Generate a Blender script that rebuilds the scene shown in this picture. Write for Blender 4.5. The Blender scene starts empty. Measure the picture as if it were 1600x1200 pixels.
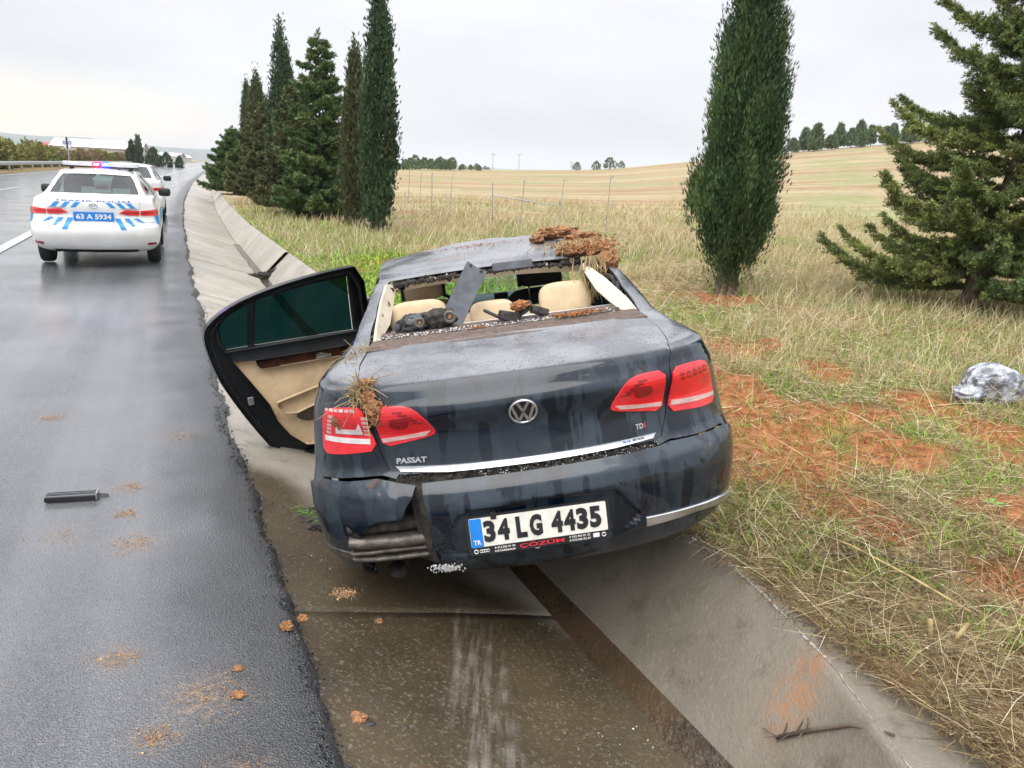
import bpy, bmesh, math, random
import numpy as np
from mathutils import Vector, Matrix, noise as mnoise
from mathutils.geometry import delaunay_2d_cdt
random.seed(7); RNG = np.random.default_rng(7)
scene = bpy.context.scene
COL = scene.collection
# ------------------------------------------------------------------ camera
cam_d = bpy.data.cameras.new('camera'); cam = bpy.data.objects.new('camera', cam_d); COL.objects.link(cam)
scene.camera = cam
cam_d.sensor_width = 36; cam_d.lens = 27.0; cam_d.clip_start = .05; cam_d.clip_end = 9000
_p, _r = math.radians(15.1), math.radians(3.0)
_F = Vector((0, math.cos(_p), -math.sin(_p))); _R = Vector((1, 0, 0)); _U = Vector((0, math.sin(_p), math.cos(_p)))
_R2 = _R*math.cos(_r)+_U*math.sin(_r); _U2 = _U*math.cos(_r)-_R*math.sin(_r)
cam.matrix_world = Matrix(((_R2.x, _U2.x, -_F.x, 0), (_R2.y, _U2.y, -_F.y, 0), (_R2.z, _U2.z, -_F.z, 1.62), (0, 0, 0, 1)))
# ------------------------------------------------------------------ world, sun, exposure
SUN_EL, SUN_AZ = math.radians(56), math.radians(205)      # azimuth from +Y towards +X
world = bpy.data.worlds.new('World'); scene.world = world; world.use_nodes = True
wt = world.node_tree; wt.nodes.clear(); wl = wt.links.new
def wn(t, **k):
    n = wt.nodes.new(t)
    for a, b in k.items(): setattr(n, a, b)
    return n
out = wn('ShaderNodeOutputWorld'); mixs = wn('ShaderNodeMixShader'); mixs.inputs[0].default_value = .90
sky = wn('ShaderNodeTexSky', sky_type='NISHITA', sun_disc=False, sun_elevation=SUN_EL, sun_rotation=SUN_AZ, dust_density=3.0)
b1 = wn('ShaderNodeBackground'); b1.inputs[1].default_value = .08
b2 = wn('ShaderNodeBackground'); b2.inputs[1].default_value = 1.0
wl(sky.outputs[0], b1.inputs[0])
tc = wn('ShaderNodeTexCoord'); sep = wn('ShaderNodeSeparateXYZ'); wl(tc.outputs['Generated'], sep.inputs[0])
ramp = wn('ShaderNodeValToRGB'); wl(sep.outputs['Z'], ramp.inputs[0])
e = ramp.color_ramp.elements
e[0].position = 0; e[0].color = (.55, .552, .563, 1)
e[1].position = 1; e[1].color = (1.55, 1.57, 1.64, 1)
for pos, c in ((.06, (.545, .547, .562, 1)), (.24, (.545, .548, .574, 1)), (.55, (.95, .96, 1.01, 1))):
    k = e.new(pos); k.color = c
nz = wn('ShaderNodeTexNoise'); nz.inputs['Scale'].default_value = 2.2; nz.inputs['Detail'].default_value = 5
mp = wn('ShaderNodeMapping'); mp.inputs['Scale'].default_value = (1, 1, 3.5); wl(tc.outputs['Generated'], mp.inputs[0]); wl(mp.outputs[0], nz.inputs['Vector'])
mr = wn('ShaderNodeMapRange'); mr.inputs[1].default_value = .3; mr.inputs[2].default_value = .7; mr.inputs[3].default_value = .86; mr.inputs[4].default_value = 1.10
wl(nz.outputs[0], mr.inputs[0])
mul = wn('ShaderNodeMix', data_type='RGBA', blend_type='MULTIPLY'); mul.inputs[0].default_value = 1
wl(ramp.outputs[0], mul.inputs[6]); wl(mr.outputs[0], mul.inputs[7])
# warm break in the cloud low on the left horizon
dp = wn('ShaderNodeVectorMath', operation='DOT_PRODUCT'); dp.inputs[1].default_value = Vector((-.78, .62, .03)).normalized(); wl(tc.outputs['Generated'], dp.inputs[0])
m1 = wn('ShaderNodeMapRange', interpolation_type='SMOOTHSTEP'); m1.inputs[1].default_value = .80; m1.inputs[2].default_value = .985; wl(dp.outputs['Value'], m1.inputs[0])
m2 = wn('ShaderNodeMapRange', interpolation_type='SMOOTHSTEP'); m2.inputs[1].default_value = .10; m2.inputs[2].default_value = .02; m2.inputs[3].default_value = 0; m2.inputs[4].default_value = 1; wl(sep.outputs['Z'], m2.inputs[0])
mm = wn('ShaderNodeMath', operation='MULTIPLY'); wl(m1.outputs[0], mm.inputs[0]); wl(m2.outputs[0], mm.inputs[1])
warm = wn('ShaderNodeMix', data_type='RGBA'); wl(mm.outputs[0], warm.inputs[0]); wl(mul.outputs[2], warm.inputs[6]); warm.inputs[7].default_value = (.82, .72, .53, 1)
wl(warm.outputs[2], b2.inputs[0]); wl(b1.outputs[0], mixs.inputs[1]); wl(b2.outputs[0], mixs.inputs[2]); wl(mixs.outputs[0], out.inputs[0])
sun_d = bpy.data.lights.new('sun', 'SUN'); sun = bpy.data.objects.new('sun', sun_d); COL.objects.link(sun)
sun_d.energy = 1.3; sun_d.angle = math.radians(60); sun_d.color = (1, .95, .88)
_sd = Vector((math.sin(SUN_AZ)*math.cos(SUN_EL), math.cos(SUN_AZ)*math.cos(SUN_EL), math.sin(SUN_EL)))
sun.rotation_euler = (-_sd).to_track_quat('-Z', 'Y').to_euler()
vs_ = scene.view_settings; vs_.view_transform = 'Standard'; vs_.look = 'None'; vs_.exposure = 0.88; vs_.gamma = 1; vs_.use_curve_mapping = False
scene.render.engine = 'CYCLES'
# ------------------------------------------------------------------ helpers
def tag(o, label=None, cat=None, group=None, kind=None):
    if label: o['label'] = label
    if cat: o['category'] = cat
    if group: o['group'] = group
    if kind: o['kind'] = kind
    return o
def empty(name, mat=None, loc=None, rz=0):
    o = bpy.data.objects.new(name, None); COL.objects.link(o); o.empty_display_size = .1
    if mat is not None: o.matrix_world = mat
    elif loc is not None:
        o.location = loc; o.rotation_euler = (0, 0, rz)
    return o
def link(name, me, m=None, parent=None):
    o = bpy.data.objects.new(name, me); COL.objects.link(o)
    if m is not None: me.materials.clear(); me.materials.append(m)
    if parent is not None: o.parent = parent
    return o
def np_mesh(name, V, F, smooth=False, attrs=None):
    """V (n,3); F (m,k) equal-sized faces; attrs {name: (n,) float or (n,3) colour}"""
    V = np.asarray(V, np.float32); F = np.asarray(F, np.int32)
    me = bpy.data.meshes.new(name); n, (m, k) = len(V), F.shape
    me.vertices.add(n); me.vertices.foreach_set('co', V.ravel())
    me.loops.add(m*k); me.loops.foreach_set('vertex_index', F.ravel())
    me.polygons.add(m); me.polygons.foreach_set('loop_start', np.arange(0, m*k, k, dtype=np.int32))
    try: me.polygons.foreach_set('loop_total', np.full(m, k, np.int32))
    except Exception: pass
    me.polygons.foreach_set('use_smooth', np.full(m, smooth, bool))
    for a, d in (attrs or {}).items():
        d = np.asarray(d, np.float32)
        if d.ndim == 1:
            at = me.attributes.new(a, 'FLOAT', 'POINT'); at.data.foreach_set('value', d)
        else:
            at = me.attributes.new(a, 'FLOAT_COLOR', 'POINT')
            at.data.foreach_set('color', np.concatenate([d, np.ones((n, 1), np.float32)], 1).ravel())
    me.update(calc_edges=True); me.validate()
    return me
def grid_mesh(name, P, smooth=True, attrs=None, close_u=False):
    """P (a,b,3) array of points"""
    a, b = P.shape[:2]; idx = np.arange(a*b).reshape(a, b)
    if close_u: idx = np.concatenate([idx, idx[:1]], 0)
    F = np.stack([idx[:-1, :-1], idx[:-1, 1:], idx[1:, 1:], idx[1:, :-1]], -1).reshape(-1, 4)
    return np_mesh(name, P.reshape(-1, 3), F, smooth, attrs)
def _h(ix, iy, s):
    n = (ix.astype(np.int64)*374761393+iy.astype(np.int64)*668265263+s*1442695041) & 0x7fffffff
    n = ((n ^ (n >> 13))*1274126177) & 0x7fffffff
    return ((n ^ (n >> 16)) & 0xffff)/65535.0
def vnoise(x, y, s=0):
    x = np.asarray(x, float); y = np.asarray(y, float)
    ix, iy = np.floor(x), np.floor(y); fx, fy = x-ix, y-iy; fx = fx*fx*(3-2*fx); fy = fy*fy*(3-2*fy)
    a, b, c, d = _h(ix, iy, s), _h(ix+1, iy, s), _h(ix, iy+1, s), _h(ix+1, iy+1, s)
    return (a*(1-fx)+b*fx)*(1-fy)+(c*(1-fx)+d*fx)*fy
def fbm(x, y, s=0, o=4):
    t = 0; am = .5
    for i in range(o):
        t = t+am*vnoise(x, y, s+i*17); x = x*2.03+5.1; y = y*2.03+1.7; am *= .5
    return t/(1-.5**o)
def sstep(a, b, x):
    t = np.clip((np.asarray(x, float)-a)/(b-a), 0, 1); return t*t*(3-2*t)
# ---- materials
class NT:
    def __init__(s, name):
        s.m = bpy.data.materials.new(name); s.m.use_nodes = True; s.t = s.m.node_tree
        s.b = s.t.nodes['Principled BSDF']; s.l = s.t.links.new; s._tc = None
    def n(s, t, **k):
        q = s.t.nodes.new(t)
        for a, b in k.items(): setattr(q, a, b)
        return q
    def tc(s, kind='Object', scale=(1, 1, 1), rotz=0):
        if s._tc is None: s._tc = s.n('ShaderNodeTexCoord')
        src = s._tc.outputs[kind]
        if rotz:
            r = s.n('ShaderNodeMapping'); r.inputs['Rotation'].default_value = (0, 0, rotz); s.l(src, r.inputs[0]); src = r.outputs[0]
        m = s.n('ShaderNodeMapping'); m.inputs['Scale'].default_value = scale
        s.l(src, m.inputs[0]); return m.outputs[0]
    def noise(s, scale, detail=4, vec=None, rough=.55):
        q = s.n('ShaderNodeTexNoise'); q.inputs['Scale'].default_value = scale; q.inputs['Detail'].default_value = detail
        q.inputs['Roughness'].default_value = rough
        s.l(vec if vec is not None else s.tc(), q.inputs['Vector']); return q.outputs[0]
    def voro(s, scale, vec=None, feature='F1', out='Distance'):
        q = s.n('ShaderNodeTexVoronoi', feature=feature); q.inputs['Scale'].default_value = scale
        s.l(vec if vec is not None else s.tc(), q.inputs['Vector']); return q.outputs[out]
    def mr(s, x, a, b, c=0, d=1, smooth=True):
        q = s.n('ShaderNodeMapRange'); q.interpolation_type = 'SMOOTHSTEP' if smooth else 'LINEAR'
        s.l(x, q.inputs[0])
        for i, v in enumerate((a, b, c, d)): q.inputs[i+1].default_value = v
        return q.outputs[0]
    def math(s, op, a, b=None):
        q = s.n('ShaderNodeMath', operation=op)
        for i, v in enumerate((a, b)):
            if v is None: continue
            if hasattr(v, 'is_linked'): s.l(v, q.inputs[i])
            else: q.inputs[i].default_value = v
        return q.outputs[0]
    def mix(s, f, a, b, mode='MIX'):
        q = s.n('ShaderNodeMix', data_type='RGBA', blend_type=mode)
        for i, v in ((0, f), (6, a), (7, b)):
            if hasattr(v, 'is_linked'): s.l(v, q.inputs[i])
            else: q.inputs[i].default_value = v if i == 0 else (*v[:3], 1)
        return q.outputs[2]
    def attr(s, name, out='Fac'):
        q = s.n('ShaderNodeAttribute', attribute_name=name); return q.outputs[out]
    def set(s, **k):
        for a, v in k.items():
            i = s.b.inputs[{'col': 'Base Color', 'rough': 'Roughness', 'metal': 'Metallic', 'spec': 'Specular IOR Level', 'trans': 'Transmission Weight',
                            'coat': 'Coat Weight', 'coatr': 'Coat Roughness', 'alpha': 'Alpha', 'ior': 'IOR', 'emit': 'Emission Color', 'estr': 'Emission Strength', 'sss': 'Subsurface Weight', 'normal': 'Normal'}[a]]
            if hasattr(v, 'is_linked'): s.l(v, i)
            else: i.default_value = (*v[:3], 1) if isinstance(v, (tuple, list)) else v
        return s
    def bump(s, h, strength=.3, dist=.01, prev=None):
        q = s.n('ShaderNodeBump'); q.inputs['Strength'].default_value = strength; q.inputs['Distance'].default_value = dist
        s.l(h, q.inputs['Height'])
        if prev is not None: s.l(prev, q.inputs['Normal'])
        s.l(q.outputs[0], s.b.inputs['Normal']); return q.outputs[0]
def simple(name, col, rough=.5, metal=0, var=.25, scale=8, bump=0, bscale=60, **k):
    t = NT(name); n = t.noise(scale, 5)
    f = t.mr(n, .3, .7)
    t.set(col=t.mix(f, tuple(c*(1-var) for c in col), tuple(min(1, c*(1+var)) for c in col)), rough=rough, metal=metal, **k)
    if bump: t.bump(t.noise(bscale, 4), bump, .01)
    return t.m
M = {}
# ---- primitive collectors
class MB:
    def __init__(s): s.V = []; s.F = []
    def add(s, V, F):
        o = len(s.V); s.V += [tuple(v) for v in V]; s.F += [tuple(i+o for i in f) for f in F]; return s
    def box(s, c, d, R=None, bevel=0):
        c = Vector(c); x, y, z = d[0]/2, d[1]/2, d[2]/2
        P = [Vector((a*x, b*y, e*z)) for e in (-1, 1) for b in (-1, 1) for a in (-1, 1)]
        if R is not None: P = [R @ p for p in P]
        return s.add([p+c for p in P], [(0, 2, 3, 1), (4, 5, 7, 6), (0, 1, 5, 4), (2, 6, 7, 3), (0, 4, 6, 2), (1, 3, 7, 5)])
    def tube(s, pts, r, n=8, cap=True):
        pts = [Vector(p) for p in pts]; rs = r if hasattr(r, '__len__') else [r]*len(pts)
        V = []; F = []; up = None
        for i, p in enumerate(pts):
            d = (pts[min(i+1, len(pts)-1)]-pts[max(i-1, 0)]).normalized()
            if up is None: up = d.orthogonal().normalized()
            a = (up-d*up.dot(d)).normalized() if (up-d*up.dot(d)).length > 1e-4 else d.orthogonal().normalized(); up = a; b = d.cross(a)
            for k in range(n):
                t = 2*math.pi*k/n; V.append(p+(a*math.cos(t)+b*math.sin(t))*rs[i])
        for i in range(len(pts)-1):
            for k in range(n): F.append((i*n+k, i*n+(k+1) % n, (i+1)*n+(k+1) % n, (i+1)*n+k))
        if cap: F.append(tuple(range(n))[::-1]); F.append(tuple((len(pts)-1)*n+k for k in range(n)))
        return s.add(V, F)
    def lathe(s, prof, c, axis='x', n=28):
        """prof list of (along, radius)"""
        V = []; F = []
        for al, r in prof:
            for k in range(n):
                t = 2*math.pi*k/n; u, w = r*math.cos(t), r*math.sin(t)
                V.append(Vector(c)+Vector({'x': (al, u, w), 'y': (u, al, w), 'z': (u, w, al)}[axis]))
        for i in range(len(prof)-1):
            for k in range(n): F.append((i*n+k, i*n+(k+1) % n, (i+1)*n+(k+1) % n, (i+1)*n+k))
        return s.add(V, F)
    def build(s, name, m, parent=None, smooth=False, bevel=0, weld=False, auto=None):
        me = bpy.data.meshes.new(name); me.from_pydata(s.V, [], s.F)
        if bevel or weld:
            bm = bmesh.new(); bm.from_mesh(me)
            if weld: bmesh.ops.remove_doubles(bm, verts=bm.verts, dist=1e-4)
            if bevel: bmesh.ops.bevel(bm, geom=[e for e in bm.edges if len(e.link_faces) == 2 and e.calc_face_angle(0) > .5], offset=bevel, segments=2, affect='EDGES', profile=.6)
            bm.to_mesh(me); bm.free()
        if smooth: me.polygons.foreach_set('use_smooth', [True]*len(me.polygons))
        me.update()
        if auto: me.set_sharp_from_angle(angle=math.radians(auto))
        return link(name, me, m, parent)
def lump(seed, r, amp=.35, sub=3, freq=1.6, flat=None):
    """irregular clod: displaced icosphere -> mesh"""
    bm = bmesh.new(); bmesh.ops.create_icosphere(bm, subdivisions=sub, radius=1)
    for v in bm.verts:
        p = v.co.copy(); q = p*freq+Vector((seed*3.7, seed*1.3, seed*7.1))
        k = 1+amp*(mnoise.noise(q)+.5*mnoise.noise(q*2.3)+.3*mnoise.noise(q*5.1))
        v.co = Vector((p.x*r[0]*k, p.y*r[1]*k, p.z*r[2]*k))
        if flat is not None and v.co.z < flat: v.co.z = flat
    me = bpy.data.meshes.new('lump'); bm.to_mesh(me); bm.free()
    me.polygons.foreach_set('use_smooth', [True]*len(me.polygons)); return me
def text_pts(body, width=None, height=None, bold=0.0, extrude=.0, space=1.0):
    cu = bpy.data.curves.new('t', 'FONT'); cu.body = body; cu.size = 1; cu.offset = bold; cu.extrude = extrude; cu.align_x = 'CENTER'; cu.align_y = 'CENTER'
    cu.space_character = space; cu.resolution_u = 3; cu.fill_mode = 'BOTH' if extrude else 'FRONT'
    o = bpy.data.objects.new('t', cu); COL.objects.link(o); dg = bpy.context.evaluated_depsgraph_get(); dg.update()
    me = bpy.data.meshes.new_from_object(o.evaluated_get(dg)); bpy.data.objects.remove(o); bpy.data.curves.remove(cu)
    V = np.array([v.co[:] for v in me.vertices]); F = [tuple(p.vertices) for p in me.polygons]; bpy.data.meshes.remove(me)
    lo, hi = V.min(0), V.max(0); V[:, :2] -= (lo[:2]+hi[:2])/2
    sx = width/(hi[0]-lo[0]) if width else None; sy = height/(hi[1]-lo[1]) if height else None
    sx = sx or sy; sy = sy or sx; V[:, 0] *= sx; V[:, 1] *= sy
    return V, F
def text_on(name, body, fn, m, parent, width=None, height=None, bold=0, cx=0, cy=0, space=1.0, shear=0):
    """fn(a,b)->3-D point for local text coordinates in metres"""
    V, F = text_pts(body, width, height, bold, space=space)
    P = [fn(cx+a+shear*b, cy+b) for a, b, _ in V]
    me = bpy.data.meshes.new(name); me.from_pydata([tuple(p) for p in P], [], F); me.update()
    return link(name, me, m, parent)
def inpoly(P, poly):
    x, y = P[:, 0], P[:, 1]; r = np.zeros(len(P), bool); n = len(poly)
    for i in range(n):
        x1, y1 = poly[i]; x2, y2 = poly[(i+1) % n]
        if y1 == y2: continue
        c = ((y1 > y) != (y2 > y)) & (x < (x2-x1)*(y-y1)/(y2-y1)+x1); r ^= c
    return r
def resample(poly, d):
    o = []
    for i in range(len(poly)):
        a = np.array(poly[i], float); b = np.array(poly[(i+1) % len(poly)], float); n = max(1, int(np.linalg.norm(b-a)/d))
        for k in range(n): o.append(tuple(a+(b-a)*k/n))
    return o
def smooth_poly(poly, it=1):
    P = [np.array(p, float) for p in poly]
    for _ in range(it):
        Q = []
        for i in range(len(P)):
            a, b = P[i], P[(i+1) % len(P)]; Q += [a*.75+b*.25, a*.25+b*.75]
        P = Q
    return [tuple(p) for p in P]
def patch(poly, fn, d=.02, holes=(), thick=.012, ux=1.0, jit=0, fine=None):
    """poly in (a,b); fn(array a, array b)->(n,3) points. Returns mesh with analytic normals and a turned-in edge."""
    sc = np.array([ux, 1.0])
    P0 = resample([(p[0]*ux, p[1]) for p in poly], d); H0 = [resample([(p[0]*ux, p[1]) for p in h], d) for h in holes]
    pts = list(P0); edges = [(i, (i+1) % len(P0)) for i in range(len(P0))]
    for h in H0:
        o = len(pts); pts += h; edges += [(o+i, o+(i+1) % len(h)) for i in range(len(h))]
    A = np.array(P0); lo, hi = A.min(0), A.max(0)
    g = np.stack(np.meshgrid(np.arange(lo[0]+d*.5, hi[0], d), np.arange(lo[1]+d*.5, hi[1], d)), -1).reshape(-1, 2)
    ok = inpoly(g, P0)
    for h in H0: ok &= ~inpoly(g, h)
    g = g[ok]; B = np.array(pts)
    if len(g):
        keep = np.ones(len(g), bool)
        for k in range(0, len(g), 2000):
            dd = ((g[k:k+2000, None]-B[None])**2).sum(-1).min(1); keep[k:k+2000] = dd > (d*.45)**2
        g = g[keep]
    vin = [Vector(p) for p in pts]+[Vector(p) for p in g]
    r = delaunay_2d_cdt(vin, edges, [], 0, 1e-7)
    V2 = np.array([v[:] for v in r[0]]); T = np.array([t for t in r[2]])
    c = V2[T].mean(1); ok = inpoly(c, P0)
    for h in H0: ok &= ~inpoly(c, h)
    T = T[ok]; a, b = V2[:, 0]/ux, V2[:, 1]
    P = fn(a, b); ea = 2e-3/ux
    N = np.cross(fn(a+ea, b)-fn(a-ea, b), fn(a, b+2e-3)-fn(a, b-2e-3)); N /= np.linalg.norm(N, axis=1)[:, None]+1e-12
    ta = V2[T]; s = np.cross(ta[:, 1]-ta[:, 0], ta[:, 2]-ta[:, 0]); T[s < 0] = T[s < 0][:, ::-1]
    if thick:
        ed = {}
        for t in T:
            for i in range(3): ed[(t[i], t[(i+1) % 3])] = 1
        bd = [(i, j) for (i, j) in ed if (j, i) not in ed]
        n0 = len(P); V = [P]; NN = [N]; F = [tuple(t) for t in T]; cnt = n0
        for i, j in bd:
            o = np.cross(P[j]-P[i], N[i]); o /= np.linalg.norm(o)+1e-12
            q = np.array([P[i], P[j], P[j]-N[j]*thick, P[i]-N[i]*thick]); V.append(q); NN.append(np.array([o*.8+N[i]*.6, o*.8+N[j]*.6, o, o]))
            F.append((cnt, cnt+3, cnt+2, cnt+1)); cnt += 4
        P = np.concatenate(V); N = np.concatenate(NN)
    else: F = [tuple(t) for t in T]
    me = bpy.data.meshes.new('patch'); me.from_pydata([tuple(p) for p in P], [], F); me.update()
    me.polygons.foreach_set('use_smooth', [True]*len(me.polygons))
    N /= np.linalg.norm(N, axis=1)[:, None]+1e-12
    me.normals_split_custom_set_from_vertices([tuple(n) for n in N])
    return me
def copy_tree(o, parent=None):
    c = o.copy(); COL.objects.link(c); c.parent = parent
    for ch in o.children: copy_tree(ch, c)
    return c
# ================================================================== materials of the setting
def m_asphalt():
    t = NT('asphalt'); v = t.tc('Object')
    f = t.mr(t.noise(1.1, 5, v), .35, .68); fine = t.noise(95, 3, v, .7); tr = t.noise(1, 3, t.tc('Object', (1.9, .04, 1), math.radians(-24)))
    c = t.mix(f, (.052, .056, .064), (.086, .090, .101)); c = t.mix(t.mr(fine, .52, .75, 0, .5), c, (.17, .17, .178))
    c = t.mix(t.math('MULTIPLY', t.attr('coarse'), .75), c, (.014, .015, .018))
    st = t.math('MULTIPLY', t.attr('stain'), t.mr(t.noise(34, 5, v, .7), .42, .68))
    c = t.mix(st, c, (.36, .22, .12))
    vo = t.voro(150, v); c = t.mix(t.mr(tr, .48, .64, 0, .5), c, (.17, .172, .185))
    cellv = t.voro(150, v, out='Color'); cb = t.n('ShaderNodeRGBToBW'); t.l(cellv, cb.inputs[0]); c = t.mix(t.math('MULTIPLY', t.mr(cb.outputs[0], .3, .9, 0, .6), t.math('SUBTRACT', 1, t.math('MULTIPLY', t.attr('coarse'), .8))), c, (.16, .162, .17)); c = t.mix(t.mr(t.noise(230, 2, v), .6, .7, 0, .6), c, (.26, .26, .27))
    r = t.math('ADD', t.mr(tr, .3, .7, .20, .40), t.math('MULTIPLY', t.attr('coarse'), .16))
    r = t.math('ADD', r, t.math('MULTIPLY', st, .3))
    ct = t.math('MULTIPLY', t.math('SUBTRACT', 1, t.math('MULTIPLY', t.attr('coarse'), .8)), t.mr(t.noise(.8, 4, v), .3, .7, .55, 1.0))
    t.set(col=c, rough=r, spec=.8, coat=ct, coatr=.16)
    n1 = t.bump(vo, .8, .012); t.bump(fine, .25, .006, n1)
    return t.m
def m_concrete():
    t = NT('concrete'); v = t.tc('Object')
    wet = t.attr('wet'); f = t.mr(t.noise(1.3, 6, v), .3, .7); sp = t.math('MULTIPLY', t.mr(t.voro(48, v), .34, .20), t.mr(t.noise(19, 3, v), .45, .6))
    dry = t.mix(f, (.29, .265, .215), (.40, .37, .315)); w = t.mix(f, (.050, .037, .020), (.100, .076, .043))
    w = t.mix(t.mr(t.noise(52, 5, v, .7), .53, .66, 0, .75), w, (.19, .155, .10))
    w = t.mix(t.math('MULTIPLY', t.attr('scuff'), t.mr(t.noise(1, 4, t.tc('Object', (30, 2, 1))), .4, .6)), w, (.25, .235, .20))
    c = t.mix(wet, dry, w); c = t.mix(t.math('MULTIPLY', sp, .35), c, (.33, .29, .21)); c = t.mix(t.mr(t.noise(6, 6, v, .7), .52, .72, 0, .5), c, (.06, .048, .032))
    c = t.mix(t.math('MULTIPLY', t.attr('stain'), t.mr(t.noise(22, 4, v), .3, .6)), c, (.42, .19, .07))
    r = t.mr(wet, 0, 1, .42, .34, False)
    t.set(col=c, rough=r, spec=.45, coat=t.math('MULTIPLY', wet, .22), coatr=.22); n1 = t.bump(t.noise(85, 5, v, .75), .7, .010); t.bump(t.noise(9, 3, v), .3, .02, n1)
    return t.m
def m_ground():
    t = NT('ground'); v = t.tc('Object')
    soil = t.attr('soil'); far = t.attr('far'); gr = t.attr('green')
    n = t.noise(14, 6, v, .65); red = t.mix(t.mr(n, .3, .72), (.17, .058, .022), (.42, .19, .085))
    straw = t.mix(t.mr(t.noise(9, 6, v, .7), .3, .7), (.13, .095, .05), (.36, .29, .16))
    straw = t.mix(t.math('MULTIPLY', gr, t.mr(t.noise(3.5, 5, v), .4, .62)), straw, (.10, .145, .035))
    near = t.mix(soil, straw, red)
    # ploughed stubble farther off: furrows lying across the slope
    fu = t.noise(1, 5, t.tc('Object', (.06, .75, .3)), .7); bands = t.noise(1, 3, t.tc('Object', (.012, .16, .1)), .5)
    pat = t.noise(.11, 5, v, .6)
    gran = t.noise(3.2, 6, t.tc('Object', (.5, 1, .5)), .75)
    fld = t.mix(t.mr(fu, .40, .62), (.27, .18, .10), (.37, .31, .19)); fld = t.mix(t.mr(bands, .52, .62, 0, .5), fld, (.38, .335, .21))
    fld = t.mix(t.mr(bands, .45, .36, 0, .5), fld, (.29, .17, .10)); fld = t.mix(t.mr(pat, .5, .64, 0, .7), fld, (.22, .25, .11))
    fld = t.mix(t.mr(gran, .50, .68, 0, .6), fld, (.42, .38, .26)); fld = t.mix(t.mr(gran, .46, .32, 0, .6), fld, (.20, .13, .07))
    c = t.mix(far, near, fld)
    t.set(col=c, rough=.95, spec=.1); n1 = t.bump(n, .7, .03); t.bump(t.noise(70, 4, v, .7), .5, .01, n1)
    return t.m
def m_leaf(name, rough=.6, sss=0):
    t = NT(name); t.set(col=t.attr('Col', 'Color'), rough=rough, spec=.3); return t.m
M.update(asphalt=m_asphalt(), concrete=m_concrete(), ground=m_ground(), leaf=m_leaf('foliage'), grass=m_leaf('grass_blades', .7),
         bark=simple('bark', (.11, .085, .06), .9, var=.4, scale=12, bump=.6, bscale=40),
         paint_white=simple('road_paint', (.40, .40, .40), .5, var=.25, scale=20, bump=.2),
         steel=simple('galvanised', (.42, .43, .44), .45, .6, .15), soilm=simple('red_soil', (.30, .125, .05), .95, var=.45, scale=30, bump=.8, bscale=90),
         black=simple('black_plastic', (.012, .012, .013), .4, var=.3, bump=.15), dark=simple('dark_void', (.008, .008, .009), .8),
         tar=simple('asphalt_lumps', (.028, .029, .032), .4, var=.4, scale=40, bump=.5, bscale=150, spec=.6))
# ================================================================== ground layout
_EY = [-8, 0, 1.79, 2.24, 2.91, 4.24, 6.55, 11.14, 16.83, 22.47, 33.76, 58.5, 96, 470, 3000]
_EX = [4.2, .46, -.38, -.60, -.93, -1.58, -2.65, -4.73, -7.24, -9.71, -14.49, -24.46, -38.9, -181, -1147]
def EX(y):
    """x of the asphalt edge at y (smoothed polyline)"""
    y = np.asarray(y, float); k = np.clip(.06*np.abs(y)+.15, 0, 12)
    return sum(np.interp(y+k*d, _EY, _EX) for d in (-1, -.5, 0, .5, 1))/5
OB = lambda y: np.interp(y, [0, 4, 14, 22, 60], [1.52, 1.50, 1.40, 1.34, 1.33])        # channel bottom, offset from edge
OC = lambda y: np.interp(y, [-4, 1.9, 2.35, 2.81, 3.4, 8, 13, 21, 60], [1.60, 1.64, 1.83, 1.97, 2.08, 2.02, 1.92, 1.75, 1.70])   # crest of the wall
OL = lambda y: np.interp(y, [-4, 1.9, 2.5, 3.0, 8, 13, 21, 60], [1.95, 1.97, 2.0, 2.08, 2.08, 1.98, 1.82, 1.76])                 # outer rim of the concrete
ZB, ZSLAB, ZC = -.46, -.055, .0
def geo(a, b, d0, g):
    o = [a]; d = d0
    while o[-1] < b: o.append(o[-1]+d); d *= g
    return np.array(o)
SMEAR = [(-1.6, 3.02, .10, .9), (-1.95, 3.05, .12, .4), (-1.27, 2.22, .07, .8), (-.92, 2.06, .11, .9), (-.98, 1.87, .06, .8), (-1.72, 1.95, .16, .5), (-.70, 1.72, .10, .6), (-2.9, 4.6, .08, .6), (-2.0, 4.4, .12, .4), (-1.9, 3.6, .07, .6),
         (-1.78, 3.3, .05, .5), (-.62, 2.7, .05, 1)]
def stain(x, y):
    s = np.zeros_like(x)
    for a, b, r, k in SMEAR: s = np.maximum(s, k*np.exp(-((x-a)**2+(y-b)**2)/(r*r)))
    return s
# ---- road
yr = np.concatenate([np.arange(-7, 1, .5), np.arange(1, 4.5, .025), np.arange(4.5, 9, .05), geo(9, 2600, .08, 1.03)])
of = np.concatenate([[-13.6, -12.5, -11, -9.5, -8, -6.5, -5.2, -4.2, -3.4], np.arange(-2.8, -.45, .06), np.arange(-.45, -.02, .025), [-.01, .012, .03]])
Yg, Og = np.meshgrid(yr, of, indexing='ij')
rag = (fbm(Yg*2.1, Yg*0, 3)-.5)*.12+((fbm(Yg*11, Yg*0+4, 5)-.5)*.035+(fbm(Yg*31, Og*31, 6)-.5)*.03)*sstep(9.5, 6, Yg)
near = sstep(60, 15, Yg)
Xg = EX(Yg)+Og+rag*near*sstep(-.6, 0, Og)
Zg = np.where(Og > 0, -.045-(Og > .02)*.06, np.where(Og > -.02, -.018, 0.0))-sstep(-.12, 0, Og)*.012
Zg = Zg+(fbm(Xg*14, Yg*14, 9)-.5)*.006*sstep(-.3, -.03, Og)*sstep(12, 6, Yg)*(Og < .005)
Zg = Zg+(fbm(Xg*.7, Yg*.25, 2)-.5)*.012
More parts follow.
